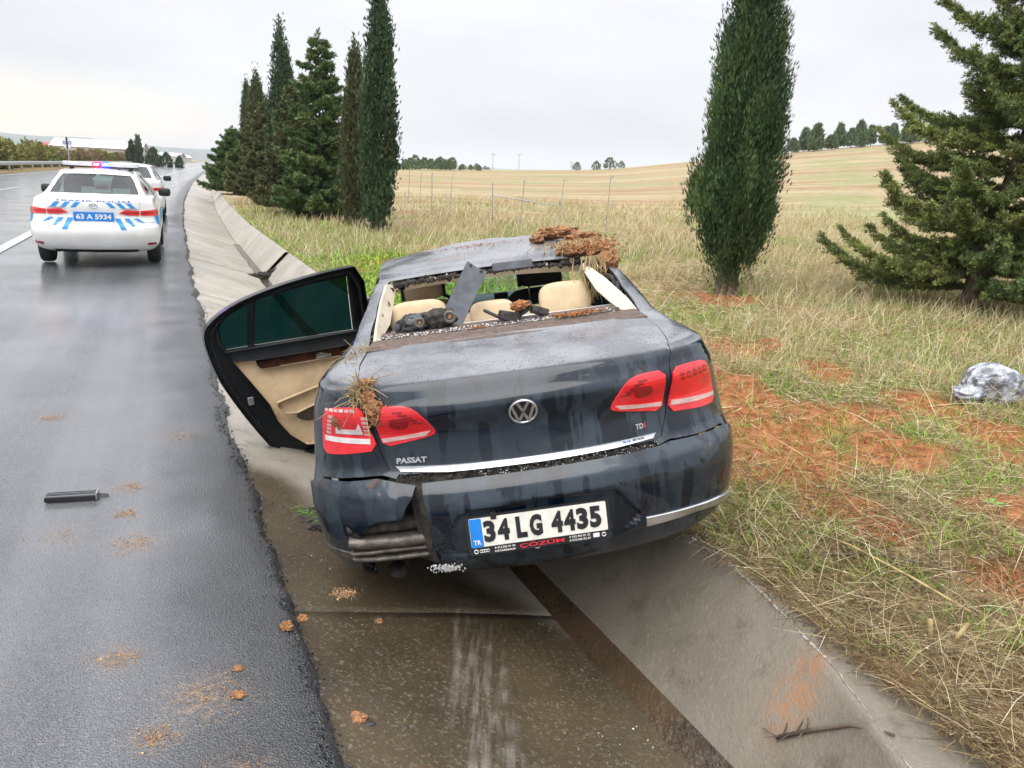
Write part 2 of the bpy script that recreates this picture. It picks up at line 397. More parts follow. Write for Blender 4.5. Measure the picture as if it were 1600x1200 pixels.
road = link('road', grid_mesh('road', np.stack([Xg, Yg, Zg], -1), True, dict(stain=stain(Xg, Yg).ravel(), coarse=sstep(-.75, -.12, Og+(fbm(Xg*2.5, Yg*2.5, 77)-.5)*.5).ravel()))
            , M['asphalt']); tag(road, kind='structure')
def stripe(name, o0, o1, y0, y1, n=30, label=None):
    y = np.linspace(y0, y1, n); P = np.stack([np.stack([EX(y)+o, y, np.full(n, .010)+0*y], -1) for o in (o0, o1)], 1)
    return link(name, grid_mesh(name, P), M['paint_white'])
tag(stripe('edge_line', -3.30, -3.08, -6, 320, 240), kind='structure')
tag(stripe('edge_line', -12.55, -12.35, 5, 320, 120), kind='structure')
for k in range(14):
    tag(stripe('lane_dash', -7.75, -7.58, 8+k*11.9, 12.1+k*11.9, 8), kind='structure')
# ---- drainage channel : concrete slabs and wall panels
channel = empty('drainage_channel'); tag(channel, kind='structure')
def wetness(x, y, part):
    d = (fbm(x*3, y*3, 21)-.5)*.5
    if part == 'slab': return sstep(4.25, 3.75, y+d+(x-EX(y)-.3)*.6)
    return .52*sstep(9, 5.5, y+d*3)+.0
def scuff(x, y):
    s = np.zeros_like(x)
    for c, w in ((-.13, .028), (-.06, .03), (.02, .016)):
        s = np.maximum(s, np.exp(-((x-(c+(2.5-y)*.115))/w)**2))
    return s*sstep(3.3, 2.9, y)*sstep(1.3, 1.9, y)*.9
CST = [(1.07, 2.38, .08, .7), (.19, 1.9, .10, .6), (.27, 1.75, .05, .6), (-.2, 1.86, .05, .9), (1.13, 2.44, .05, .8)]
def cstain(x, y):
    s = np.zeros_like(x)
    for a, b, r, k in CST: s = np.maximum(s, k*np.exp(-((x-a)**2+(y-b)**2)/(r*r)))
    return s
def chan_piece(name, y0, y1, part, dy):
    y = np.linspace(y0, y1, max(3, int((y1-y0)/dy)+1))
    if part == 'slab':
        t = np.linspace(0, 1, 26); zz = ZSLAB+(ZB-ZSLAB)*t**1.08; fo = lambda Y: -.10+(OB(Y)+.10)*t[None]
    else:
        t = np.linspace(0, 1, 20); zz = np.concatenate([ZB+(ZC-ZB)*t**.94, [ZC+.004, ZC+.006, ZC+.005, ZC-.12]])
        def fo(Y):
            a = OB(Y)[:, :20]+.012; bb = OC(Y); c = OL(Y)
            return np.concatenate([a+(bb[:, :20]-a)*t[None], bb[:, 20:23]+(c-bb)[:, 20:23]*np.array([[.06, .5, 1]]), c[:, 23:]+.02], 1)
    z = np.repeat(zz[None], len(y), 0); Y = np.repeat(y[:, None], len(zz), 1)
    for _ in range(4): o = fo(Y); Y = y[:, None]+.46*(o-.75)
    X = EX(Y)+o
    z = z+(fbm(X*2.2, Y*2.2, 31)-.5)*.014
    P = np.stack([X, Y, z], -1)
    # turn the two ends down so that the joint is a real groove
    lo, hi = P[:1].copy(), P[-1:].copy(); lo[..., 2] -= .014; hi[..., 2] -= .014
    P = np.concatenate([lo, P, hi], 0); X, Y = P[..., 0], P[..., 1]
    return link(name, grid_mesh(name, P, True, dict(wet=wetness(X, Y, part).ravel(), stain=cstain(X, Y).ravel(), scuff=(scuff(X, Y) if part == 'slab' else X*0).ravel())), M['concrete'], channel)
ys = [-6, -1.2, 3.02, 6.6, 10.4, 14.2, 18, 22, 26, 30, 34.5, 39, 44, 49, 55]
for a, b in zip(ys[:-1], ys[1:]):
    dy = .05 if b < 8 else .15
    chan_piece('concrete_slab', a+.003, b-.003, 'slab', dy)
yw_ = [-6, -1.2, 4.7]+ys[3:]
for a, b in zip(yw_[:-1], yw_[1:]):
    dy = .05 if b < 8 else .15
    g = .17 if a == 14.2 else .003; h = .17 if b == 14.2 else .003
    chan_piece('wall_panel', a+g, b-h, 'wall', dy)
far_c = chan_piece('concrete_slab', 55, 900, 'slab', 6); far_c['kind'] = 'stuff'
far_w = chan_piece('wall_panel', 55, 900, 'wall', 6); far_w['kind'] = 'stuff'
yb = np.linspace(-6, 60, 200); P = np.stack([np.stack([EX(yb)+o, yb, 0*yb+z], -1) for o, z in ((-.1, -.14), (1.45, -.56), (1.6, -.56), (2.1, -.14))], 1)
link('soil_bed', grid_mesh('soil_bed', P), M['soilm'], channel)
# pale crack along the crest of the wall
yc = np.arange(-1, 3.1, .03); jx = (fbm(yc*9, yc*0, 44)-.5)*.03; xc_ = EX(yc)+OC(yc)+.012+jx; zc_ = ZC+.010+(fbm(xc_*2.2, yc*2.2, 31)-.5)*.014; wd = .0005+.006*sstep(.35, .7, fbm(yc*6, yc*0+3, 45))
link('crest_crack', grid_mesh('crest_crack', np.stack([np.stack([xc_-wd, yc, zc_-.003], -1), np.stack([xc_, yc, zc_+.001], -1), np.stack([xc_+wd, yc, zc_], -1)], 1)), simple('pale_mortar', (.30, .28, .24), .85, var=.5, scale=60), channel)
# ---- running water in the bottom
def m_water():
    t = NT('muddy_water'); v = t.tc('Object', (9, 3, 1))
    t.set(col=t.mix(t.mr(t.noise(2, 3), .35, .65), (.040, .030, .020), (.085, .055, .032)), rough=.04, spec=1.0)
    n1 = t.bump(t.noise(5, 3, v), .5, .025); t.bump(t.noise(14, 2, t.tc('Object', (2, 1, 1))), .4, .01, n1); return t.m
yw = np.linspace(-4, 20, 480); wob = (fbm(yw*2, yw*0, 41)-.5)
wl_ = np.stack([np.stack([EX(yw)+OB(yw)-.16-.09*wob*k0+.02, yw, np.full_like(yw, -.424)] if k0 is None else [EX(yw)+OB(yw)+c+.20*wob*s, yw, np.full_like(yw, -.424)], -1) for k0, c, s in ((1, -.155, 1), (1, -.08, .4), (1, .0, 0), (1, .06, 0))], 1)
water = link('ditch_water', grid_mesh('ditch_water', wl_), m_water()); tag(water, kind='structure')
# ---- verge, field and hill
def hill(x, y):
    xc = x*100/np.clip(y, 45, 400)
    hc = np.interp(xc, [-400, -60, -18, 0, 9, 14, 25, 33, 45, 56, 90, 200, 600], [.6, 1.0, 1.55, 2.2, 2.7, 3.3, 4.9, 6.0, 7.6, 8.9, 13, 18, 20])
    return hc
def ground_z(x, y):
    off = x-EX(y)-OL(np.clip(y, -4, 60))
    v = .015+.10*sstep(0, 2.2, off)+.14*sstep(2, 9, off)
    s = np.clip((y-16)/(100-16), 0, 1); s = s**1.25*(1-.15*s)/.85; s = np.where(y > 100, 1-np.clip((y-100)/900, 0, .5), s)
    z = v+hill(x, y)*s*sstep(1.0, 9, off)
    lum = (fbm(x*.9, y*.9, 51)-.5)*.14*sstep(0, 1.2, off)+(fbm(x*5, y*5, 52)-.5)*.07*sstep(0, .5, off)
    mud = np.exp(-(((x-1.75)/.5)**2+((y-5.2)/1.0)**2))
    lum = lum-mud*.10+(fbm(x*7, y*7, 58)-.5)*.14*mud
    return z+lum*sstep(60, 20, y)
SOIL = [(1.75, 5.4, .55, 1.2), (2.35, 5.2, .5, .45), (3.0, 5.6, .45, .35), (3.6, 4.4, .5, .45), (3.6, 3.9, .4, .4), (2.6, 3.7, .4, .22), (2.1, 7.2, .5, .5), (2.4, 4.6, .35, .35), (3.0, 3.3, .4, .4), (1.5, 6.5, .5, .5), (-2.5, 13.0, .5, .8), (-1.6, 13.6, .5, .5), (1.75, 4.2, .25, .5), (3.3, 4.9, .35, .3), (2.65, 6.4, .4, .4),(2.9,10.3,.45,.4), (2.15, 2.95, .22, .18), (2.5, 3.05, .28, .2), (1.85, 3.45, .18, .14), (2.45, 2.55, .25, .2), (1.65, 3.15, .12, .1)]
def soilmask(x, y):
    s = np.zeros_like(x)
    for a, b, r, sy in SOIL: s = np.maximum(s, np.exp(-(((x-a)/r)**2+((y-b)/(sy*1.3))**2)))
    n = fbm(x*2.3, y*2.3, 61, 5)
    return np.clip(sstep(.35, .75, s+(n-.5)*1.3)+.8*sstep(.62, .75, n)*sstep(14, 6, y), 0, 1)
def greenmask(x, y): return sstep(.50, .64, fbm(x*.55, y*.45, 71, 4)+.10*np.exp(-((y-8.5)/3)**2)+.22*np.exp(-(((x-EX(y)-3.2)/1.6)**2))*sstep(8, 13, y))
yt = np.concatenate([np.arange(-8, 1, .4), np.arange(1, 15, .065), geo(15, 1500, .08, 1.028)])
ot = np.concatenate([[-.005], np.arange(.05, 8, .075), geo(8.05, 1500, .1, 1.07)])
Yt, Ot = np.meshgrid(yt, ot, indexing='ij'); Xt = EX(Yt)+OL(Yt)+Ot
Zt = ground_z(Xt, Yt); Zt[:, 0] = -.02
Zt[:, 1:3] += (fbm(Xt*6, Yt*6, 81)[:, 1:3]-.35)*.05
terr = link('field', grid_mesh('field', np.stack([Xt, Yt, Zt], -1), True, dict(soil=soilmask(Xt, Yt).ravel(), green=greenmask(Xt, Yt).ravel(), far=sstep(17, 30, Yt+.0*Xt).ravel())), M['ground'])
tag(terr, kind='structure')
# ---- land left of the road
yl = np.concatenate([np.arange(-20, 60, 4), geo(60, 4000, 5, 1.08)]); ol = np.concatenate([[-13.55, -14.2, -15.5, -18, -24], -geo(30, 5000, 8, 1.25)])
Yl, Ol = np.meshgrid(yl, ol, indexing='ij'); Xl = EX(Yl)+Ol
Zl = np.interp(-Ol, [13.5, 13.6, 14.2, 15.5, 18, 24, 60], [-.05, .06, .10, .12, .05, -.25, -.6])+(fbm(Xl*.2, Yl*.2, 91)-.5)*.1*(Ol < -14)
tl = link('left_plain', grid_mesh('left_plain', np.stack([Xl, Yl, Zl], -1)[:, ::-1], True, dict(soil=Xl.ravel()*0+.25, green=Xl.ravel()*0+.6, far=sstep(-15, -22, Ol)[:, ::-1].ravel())), M['ground']); tag(tl, kind='structure')
# ---- distant hills on the horizon
def ridge(name, d, hfun, col, a0, a1):
    a = np.radians(np.linspace(a0, a1, 120)); P = []
    for k, f in ((0, 0), (60, .6), (160, 1), (400, .9)):
        r = d+k; P.append(np.stack([np.sin(a)*r, np.cos(a)*r, -2+f*hfun(a)], -1))
    o = link(name, grid_mesh(name, np.stack(P, 1)[::-1]), simple(name+'_mat', col, .95, var=.15, scale=.01)); tag(o, kind='structure'); return o
ridge('hills', 3600, lambda a: 16+50*fbm(a*6, a*0, 95)+np.interp(np.degrees(a), [-60, -35, -22, 0], [48, 36, 8, 0]), (.13, .15, .12), -70, 10)
# ================================================================== cars: common surface
_PH = np.linspace(0, 1, 161)**1.6*np.pi/2
class Surf:
    """rear half of a saloon body: (u,v) -> point. v climbs from the sill over the boot and the rear window to the roof; |u|=1 is y=YA on the side"""
    def __init__(s, RT, YA=1.62): s.RT = np.array(RT); s.YA = YA
    def row(s, v):
        RT = s.RT; X = RT[:, 0]; v = np.clip(v, X[0], X[-1]); i = np.clip(np.searchsorted(X, v)-1, 0, len(X)-2); h = X[i+1]-X[i]; t = (v-X[i])/h; out = []
        for c in range(1, 7):
            Y = RT[:, c]; d = np.diff(Y)/np.diff(X); m = np.empty(len(X)); m[0] = d[0]; m[-1] = d[-1]; q = d[:-1]*d[1:]
            m[1:-1] = np.where(q > 0, 2*q/np.where(d[:-1]+d[1:] == 0, 1, d[:-1]+d[1:]), 0)
            out.append((2*t**3-3*t**2+1)*Y[i]+(t**3-2*t**2+t)*h*m[i]+(-2*t**3+3*t**2)*Y[i+1]+(t**3-t**2)*h*m[i+1])
        return out
    def contour(s, v):
        y0, zc, w, zs, D, n = [a[:, None] for a in s.row(np.atleast_1d(np.asarray(v, float)))]
        X = w*np.sin(_PH[None])**(2/n); Y = y0+D*(1-np.cos(_PH[None])**(2/n))
        X = np.concatenate([X, w], 1); Y = np.concatenate([Y, np.maximum(np.full_like(w, s.YA), Y[:, -1:]+.01)], 1)
        L = np.concatenate([np.zeros_like(w), np.cumsum(np.hypot(np.diff(X, axis=1), np.diff(Y, axis=1)), 1)], 1)
        return X, Y, L, zc, zs, w
    def __call__(s, u, v):
        u, v = np.broadcast_arrays(np.atleast_1d(np.asarray(u, float)), np.atleast_1d(np.asarray(v, float)))
        out = np.empty((len(u), 3))
        for k0 in range(0, len(u), 4000):
            uu, vv = u[k0:k0+4000], v[k0:k0+4000]; X, Y, L, zc, zs, w = s.contour(vv); tg = np.abs(uu)*L[:, -1]
            for k in range(len(uu)):
                xx = np.interp(tg[k], L[k], X[k]); yy = np.interp(tg[k], L[k], Y[k])
                if tg[k] > L[k, -1]: yy += tg[k]-L[k, -1]
                out[k0+k] = (math.copysign(xx, uu[k]), yy, zc[k, 0]+(zs[k, 0]-zc[k, 0])*(xx/w[k, 0])**2)
        return out
    def nrm(s, u, v):
        e = 1e-3; n = np.cross(s(u+e, v)-s(u-e, v), s(u, v+e)-s(u, v-e)); return n/(np.linalg.norm(n, axis=1)[:, None]+1e-12)
    def off(s, d):
        def f(u, v):
            u = np.asarray(u, float); v = np.asarray(v, float); return s(u, v)+s.nrm(u, v)*d
        return f
    def u_y(s, y, v):
        X, Y, L, *_ = s.contour(v); return float(np.interp(y, Y[0], L[0])/L[0, -1])
    def u_x(s, x, v):
        X, Y, L, *_ = s.contour(v); k = int(np.argmax(X[0])); return float(np.sign(x)*np.interp(abs(x), X[0, :k+1], L[0, :k+1])/L[0, -1])
RT1 = [[.20,.34,.20,.74,.20,.45,2.6],[.26,.17,.26,.82,.26,.47,2.5],[.34,.07,.34,.87,.34,.48,2.4],[.46,.02,.46,.895,.46,.50,2.4],[.60,.0,.60,.905,.60,.50,2.4],
[.67,.012,.67,.905,.67,.50,2.4],[.715,.05,.715,.90,.715,.50,2.4],[.76,.085,.76,.895,.76,.48,2.4],[.88,.095,.88,.88,.88,.48,2.4],[.985,.065,.985,.855,.985,.48,2.4],
[1.03,.085,1.03,.84,1.025,.48,2.5],[1.085,.112,1.085,.818,1.07,.46,2.6],[1.10,.128,1.095,.805,1.078,.46,2.6],[1.13,.165,1.105,.785,1.095,.44,2.8],[1.25,.29,1.125,.745,1.12,.40,3.2],[1.55,.58,1.15,.715,1.155,.36,3.6],
[1.75,.74,1.215,.695,1.21,.34,3.6],[2.15,1.13,1.365,.640,1.345,.30,3.4],[2.35,1.36,1.425,.618,1.395,.28,3.2]]
S1 = Surf(RT1); UX = 2.1
# ------------------------------------------------------------------ materials of the wreck
def m_paint():
    t = NT('navy_paint'); v = t.tc('Object'); g = t.n('ShaderNodeNewGeometry'); tcn = t._tc
    sp = t.n('ShaderNodeSeparateXYZ'); t.l(tcn.outputs['Normal'], sp.inputs[0])
    up = t.mr(sp.outputs['Z'], .72, .95)
    film = t.mr(t.noise(3.2, 6, v, .65), .36, .66)
    stre = t.mr(t.noise(1, 4, t.tc('Object', (13, 13, 1.3)), .5), .45, .505)       # run-off streaks washed through the film
    drops = t.mr(t.voro(95, t.tc('Object', (1, .7, 1))), .16, .30); dn = t.mr(t.noise(7, 3, v), .40, .56)
    drops = t.math('MAXIMUM', drops, t.math('SUBTRACT', 1, dn))
    rear = t.math('MULTIPLY', t.math('MULTIPLY', stre, t.mr(film, 0, 1, .25, .75)), t.math('SUBTRACT', 1, up))
    top = t.math('MULTIPLY', t.math('MULTIPLY', up, drops), t.mr(film, 0, 1, .55, 1.0))
    dirt = t.math('ADD', t.math('MULTIPLY', rear, .50), t.math('MULTIPLY', top, .75))
    c = t.mix(rear, (.0025, .007, .015), (.046, .064, .082)); c = t.mix(t.math('MULTIPLY', top, .52), c, (.40, .405, .425))  # upper faces: dusty film, paled further to paint in the sky's reflection
    scr = t.mr(t.noise(1, 5, t.tc('Object', (5, 5, 70)), .6), .64, .70, 0, .5); c = t.mix(t.math('MULTIPLY', scr, t.mr(t.noise(2.2, 3, v), .52, .66)), c, (.30, .30, .30))
    red = t.mr(t.noise(5, 6, v, .7), .60, .74, 0, .55); c = t.mix(t.math('MULTIPLY', red, t.mr(sp.outputs['Z'], -.2, .8, .25, 1)), c, (.30, .155, .075))
    t.set(col=c, rough=t.mr(dirt, 0, .8, .07, .25), metal=.0, spec=.5, coat=t.mr(dirt, 0, .4, .25, .0), coatr=.04)
    t.bump(t.noise(55, 4, v), .05, .004)
    return t.m
def m_lens(name, col, rough=.08):
    t = NT(name); n = t.noise(18, 4); t.set(col=t.mix(t.mr(n, .3, .7), tuple(c*.75 for c in col), col), rough=rough, coat=1.0, coatr=.04, spec=.5)
    w = t.n('ShaderNodeTexWave'); w.inputs['Scale'].default_value = 22; w.bands_direction = 'Z'; t.l(t.tc(), w.inputs['Vector']); t.bump(w.outputs[0], .12, .004)
    return t.m
def m_glass(name, tint, rough=.03, alpha=.5, spec=.5):
    """coated glass: tinted see-through layer under a clear reflection"""
    t = NT(name); t.t.nodes.remove(t.b); o = t.t.nodes['Material Output']
    tr = t.n('ShaderNodeBsdfTransparent'); tr.inputs[0].default_value = (*tint, 1); gl = t.n('ShaderNodeBsdfGlossy'); gl.inputs['Roughness'].default_value = rough
    fr = t.n('ShaderNodeFresnel'); fr.inputs[0].default_value = 1.5; mx = t.n('ShaderNodeMixShader'); t.l(fr.outputs[0], mx.inputs[0]); t.l(tr.outputs[0], mx.inputs[1]); t.l(gl.outputs[0], mx.inputs[2]); t.l(mx.outputs[0], o.inputs[0])
    return t.m
M.update(navy=m_paint(), lens=m_lens('red_lens', (.80, .012, .022)), lens_dark=m_lens('dark_red_lens', (.30, .004, .012)), lens_pale=m_lens('pale_lens', (.66, .42, .40)), lens_white=m_lens('clear_lens', (.75, .72, .72), .15),
    chrome=simple('satin_chrome', (.62, .63, .65), .25, .9, .12, scale=14), rubber=simple('tyre_rubber', (.018, .018, .018), .75, var=.4, scale=20, bump=.3),
    alloy=simple('alloy', (.45, .45, .46), .3, .9, .1), beige=simple('beige_leather', (.56, .43, .27), .55, var=.10, scale=14, bump=.25, bscale=120),
    beige2=simple('beige_trim', (.60, .53, .41), .6, var=.08, scale=10, bump=.15, bscale=150), brown=simple('shelf_cloth', (.115, .083, .068), .85, var=.25, scale=40, bump=.3, bscale=200),
    interior=simple('dark_interior', (.022, .024, .027), .7, var=.3), wood=simple('dark_wood', (.05, .018, .010), .25, var=.5, scale=18), doorblack=simple('door_black', (.006, .007, .009), .28, var=.3, scale=10),
    ice=simple('crumbled_glass', (.78, .79, .80), .35, var=.2, scale=60, bump=.8, bscale=160), beam=simple('bumper_beam_metal', (.13, .115, .10), .45, .5, .35, scale=25, bump=.4),
    grime=simple('grime', (.035, .030, .025), .8, var=.6, scale=30, bump=.6, bscale=80), tint=m_glass('tinted_glass', (.005, .034, .034)), clearg=m_glass('windscreen_glass', (.62, .80, .78)),
    platew=simple('plate_white', (.72, .70, .63), .45, var=.10, scale=25), plateblue=simple('plate_blue', (.01, .20, .62), .4, var=.08), ink=simple('ink_black', (.012, .013, .016), .5, var=.5, scale=30), redink=simple('red_ink', (.62, .02, .04), .45, var=.1),
    whiteink=simple('white_ink', (.75, .75, .74), .5, var=.1), blueink=simple('blue_ink', (.02, .06, .45), .4), greyplastic=simple('grey_plastic', (.075, .082, .095), .42, var=.25, scale=20, bump=.15),
    straw=simple('straw', (.33, .25, .12), .8, var=.4, scale=20), dash=simple('dashboard', (.045, .06, .065), .6, var=.2))
# ------------------------------------------------------------------ wrecked saloon
from mathutils import Euler
def pose(x, y, z, yaw, pit, rol):
    return Matrix.Translation((x, y, z)) @ Matrix.Rotation(math.radians(yaw), 4, 'Z') @ Matrix.Rotation(math.radians(pit), 4, 'X') @ Matrix.Rotation(math.radians(rol), 4, 'Y')
SED = pose(.21, 2.675, -.158, 4.75, -2.6, -9.41)
sedan = empty('wrecked_sedan', SED)
tag(sedan, 'wrecked dark navy sedan without rear window, tilted in the concrete ditch', 'car')
def P(name, me, m, parent=None): return link(name, me, M[m] if isinstance(m, str) else m, parent or sedan)
def at1(u, v, d=0): return Vector(S1.off(d)(np.array([u]), np.array([v]))[0])
# boot lid
gapR = [(.228, .740), (.246, .748), (.257, .798), (.2635, .836), (.276, .95), (.281, 1.017), (.298, 1.09), (.310, 1.13), (.345, 1.30), (.385, 1.555)]
lid = [(-a, b) for a, b in gapR[::-1]]+gapR
lid = [(.38, 1.572)]+[(0, 1.60), (-.38, 1.572)]+lid
def dented(f, amp=.006, sc=4, seed=0):
    def g(a, b):
        p = f(a, b); q = (fbm(p[:, 0]*sc+p[:, 1]*1.3, p[:, 2]*sc+p[:, 1]*sc, seed)-.5)*2*amp; p[:, 1] += q*.6; p[:, 2] += q*.6; return p
    return g
trunk = P('trunk_lid', patch(lid, dented(S1, .004, 3, 4), .022, ux=UX), 'navy')
def sub(poly, d=.004, sp=.012, thick=.008, sm=0, fn=None): return patch(smooth_poly(poly, sm) if sm else poly, fn or S1.off(d), sp, ux=UX, thick=thick)
LRi = [(.268, 1.012), (.216, 1.014), (.190, 1.0), (.170, .952), (.156, .902), (.160, .884), (.205, .866), (.256, .846), (.264, .93)]
LLi = [(-a, b) for a, b in LRi][::-1]
SRi = [(.165, .906), (.212, .892), (.257, .882), (.255, .866), (.212, .876), (.174, .886)]
for s, pl, st in ((1, LRi, SRi), (-1, LLi, [(-a, b) for a, b in SRi][::-1])):
    t = P('tail_light', sub(pl, .006, sm=1), 'lens', trunk); t['label'] = 'inner red tail light on the boot lid'
    P('light_band', sub(st, .0085, thick=.002), 'lens_pale', t)
    P('lamp_chamber', sub([(s*.238, .965), (s*.238, .925), (s*.205, .918), (s*.200, .955), (s*.21, .968)][::s], .008, thick=.001, sm=2), 'lens_dark', t)
    for k in range(5):
        a = .176+.0085*k*1.0; b = .945+.011*k
        P('led_segment', sub([(s*(a+.018), b+.004), (s*(a+.018), b-.004), (s*a, b-.005), (s*a, b+.003)][::s], .0078, thick=.001), 'lens_dark', t)
strip = [(-.236, .770), (-.142, .762), (-.029, .757), (.085, .759), (.236, .766), (.228, .746), (.153, .738), (.026, .733), (-.142, .735), (-.226, .747)][::-1]
P('chrome_strip', sub(strip, .009, thick=.01), 'chrome', trunk)
# emblem
def onlid(cu, cv, d, lean=True):
    """local frame on the boot lid at (cu,cv): fn(a,b) in metres -> point"""
    c = at1(cu, cv, d); r = (at1(cu+.01, cv, d)-at1(cu-.01, cv, d)).normalized(); n = Vector(S1.nrm(np.array([cu]), np.array([cv]))[0]); up = n.cross(r)
    return lambda a, b, z=0: c+r*a+up*b+n*z
f = onlid(0, .945, .006)
def disc(fn, r0, r1, z0, z1, n=40):
    V = [fn(r*math.cos(2*math.pi*k/n), r*math.sin(2*math.pi*k/n), z) for r, z in ((r0, z0), (r0, z1), ((r0+r1)/2, z1+.003), (r1, z1), (r1, z0)) for k in range(n)]
    F = [(i*n+k, i*n+(k+1) % n, (i+1)*n+(k+1) % n, (i+1)*n+k) for i in range(4) for k in range(n)]; return V, F
emb = MB().add([f(.056*math.cos(2*math.pi*k/40), .056*math.sin(2*math.pi*k/40), .002) for k in range(40)]+[f(.059*math.cos(2*math.pi*k/40), .059*math.sin(2*math.pi*k/40), -.004) for k in range(40)], [tuple(range(40))]+[(k, k+40, (k+1) % 40+40, (k+1) % 40) for k in range(40)]).build('emblem', M['ink'], trunk)
MB().add(*disc(f, .047, .056, .001, .005)).build('emblem_ring', M['chrome'], emb, True)
def bar(fn, a, b, w, z0=.001, z1=.006):
    a, b = np.array(a), np.array(b); d = b-a; q = np.array([-d[1], d[0]])/np.linalg.norm(d)*w/2
    c = [a+q, a-q, b-q, b+q]; return [fn(*p, z1) for p in c]+[fn(*p, z0) for p in c], [(0, 1, 2, 3), (0, 4, 5, 1), (1, 5, 6, 2), (2, 6, 7, 3), (3, 7, 4, 0)]
mb = MB()
for a, b in (((-.021, .044), (-.0005, .004)), ((.021, .044), (.0005, .004)), ((-.041, .026), (-.019, -.043)), ((.041, .026), (.019, -.043)), ((-.019, -.043), (0, -.003)), ((.019, -.043), (0, -.003))):
    mb.add(*bar(f, a, b, .0105))
mb.build('emblem_letters', M['chrome'], emb)
text_on('lettering', 'PASSAT', lambda a, b: onlid(-.205, .792, .009)(a, b), M['chrome'], trunk, .122, .023, .045, shear=.1)
text_on('lettering', 'TD', lambda a, b: onlid(.206, .805, .009)(a, b), M['chrome'], trunk, .034, .021, .035)
text_on('lettering', 'I', lambda a, b: onlid(.2165, .807, .009)(a, b), M['redink'], trunk, .005, .021, .02)
text_on('lettering', 'BLUE', lambda a, b: onlid(.178, .752, .0115)(a, b), M['blueink'], trunk, .032, .009, .02)
text_on('lettering', 'MOTION', lambda a, b: onlid(.200, .754, .0115)(a, b), M['ink'], trunk, .048, .009, .02)
# quarter panels with pillars
def arch(y0, z0, r, s=1, n=22): return [(s*S1.u_y(y0+r*math.cos(t), z0+r*math.sin(t)), z0+r*math.sin(t)) for t in np.linspace(math.radians(-12), math.radians(192), n)]
WY = 1.03
for s in (1, -1):
    ar = arch(WY, .335, .365, 1)           # from front foot over the top to the rear foot
    top = [(S1.u_x(.615, 1.66), 1.66), (S1.u_x(.595, 1.9), 1.9), (S1.u_x(.56, 2.2), 2.2), (S1.u_x(.545, 2.28), 2.28)]
    fr = [(1.0, 2.28), (1.0, 1.3)] if s > 0 else [(1.0, 2.28), (.99, 1.9), (.965, 1.45), (S1.u_y(1.43, 1.1), 1.1), (S1.u_y(1.44, .95), .95)]
    fr += [(1.0 if s > 0 else S1.u_y(1.47, .85), .85), (1.0 if s > 0 else S1.u_y(1.53, .65), .65), (1.0, .5), (1.0, .24), (S1.u_y(1.40, .26), .26)]
    pl = [(a+.0022, b) for a, b in gapR]+[(.40, 1.60)]+top+fr+ar+[(S1.u_y(.655, .42), .42), (S1.u_y(.62, .60), .60), (.40, .716), (.33, .722), (.262, .733), (.236, .724)]
    if s < 0: pl = [(-a, b) for a, b in pl]
    amp = .008 if s > 0 else .022
    P('quarter_panel', patch(pl, dented(S1, amp, 4.5 if s < 0 else 3, 8+s), .022, ux=UX), 'navy')
# rear bumper : torn centre piece and loose left corner
REC = [(-.192, .387), (-.134, .582), (-.112, .604), (.016, .618), (.140, .612), (.191, .462), (.150, .395), (.019, .372)]
def seg_d(P_, poly):
    P_ = np.asarray(P_); best = np.full(len(P_), 9.)
    for i in range(len(poly)):
        a = np.array(poly[i]); b = np.array(poly[(i+1) % len(poly)]); d = b-a; t = np.clip(((P_-a)@d)/(d@d), 0, 1); best = np.minimum(best, np.linalg.norm(P_-(a+t[:, None]*d), axis=1))
    return best
RECm = [(a*UX, b) for a, b in REC]
def bump_fn(u, v):
    u = np.asarray(u, float); v = np.asarray(v, float); Q = np.stack([u*UX, v], 1); ins = inpoly(Q, RECm); d = seg_d(Q, RECm)*np.where(ins, 1, -1)
    k = sstep(-.002, .020, d)*.024*sstep(.36, .44, v)
    k = k+sstep(.425, .40, v)*.012                      # lower valance set back
    p = S1(u, v)+S1.nrm(u, v)*(.010-k)[:, None]
    p[:, 1] += (fbm(p[:, 0]*5, p[:, 2]*6, 14)-.5)*.010+sstep(-.14, -.19, u)*.030*sstep(.62, .4, v)   # torn edge curls inwards
    return p
cen = [(-.186, .706), (-.183, .66), (-.181, .616), (-.177, .57), (-.178, .53), (-.181, .48), (-.186, .443), (-.190, .40), (-.186, .345), (-.16, .30), (-.05, .285), (.1, .275), (.25, .255), (.36, .24), (.455, .24),
       (S1.u_y(.668, .40), .40), (S1.u_y(.635, .50), .50), (S1.u_y(.60, .60), .60), (.405, .708), (.33, .714), (.255, .722), (.232, .716), (.138, .715), (-.01, .711), (-.142, .709)]
bumper = P('rear_bumper', patch(cen, bump_fn, .0135, ux=UX, thick=.02), 'navy')
def corner_fn(u, v):
    p = S1.off(.016)(u, v); u = np.asarray(u); k = sstep(-.42, -.2, u)
    p[:, 1] -= k*.020; p[:, 0] -= .012*k; p[:, 1] += (fbm(p[:, 0]*7, p[:, 2]*7, 23)-.5)*.022; return p
cor = [(-.191, .703), (-.196, .672), (-.208, .640), (-.217, .600), (-.262, .588), (-.290, .562), (-.302, .530), (-.313, .493), (-.318, .44), (-.322, .395), (-.338, .33), (-.35, .25), (-.40, .225), (-.47, .235),
       (-S1.u_y(.668, .40), .40), (-S1.u_y(.635, .50), .50), (-S1.u_y(.60, .60), .60), (-.405, .708), (-.33, .714), (-.262, .728), (-.232, .718)]
corner = P('bumper_corner', patch(cor, corner_fn, .014, ux=UX, thick=.018), 'navy'); corner['label'] = 'scratched loose bumper corner beside the torn hole'
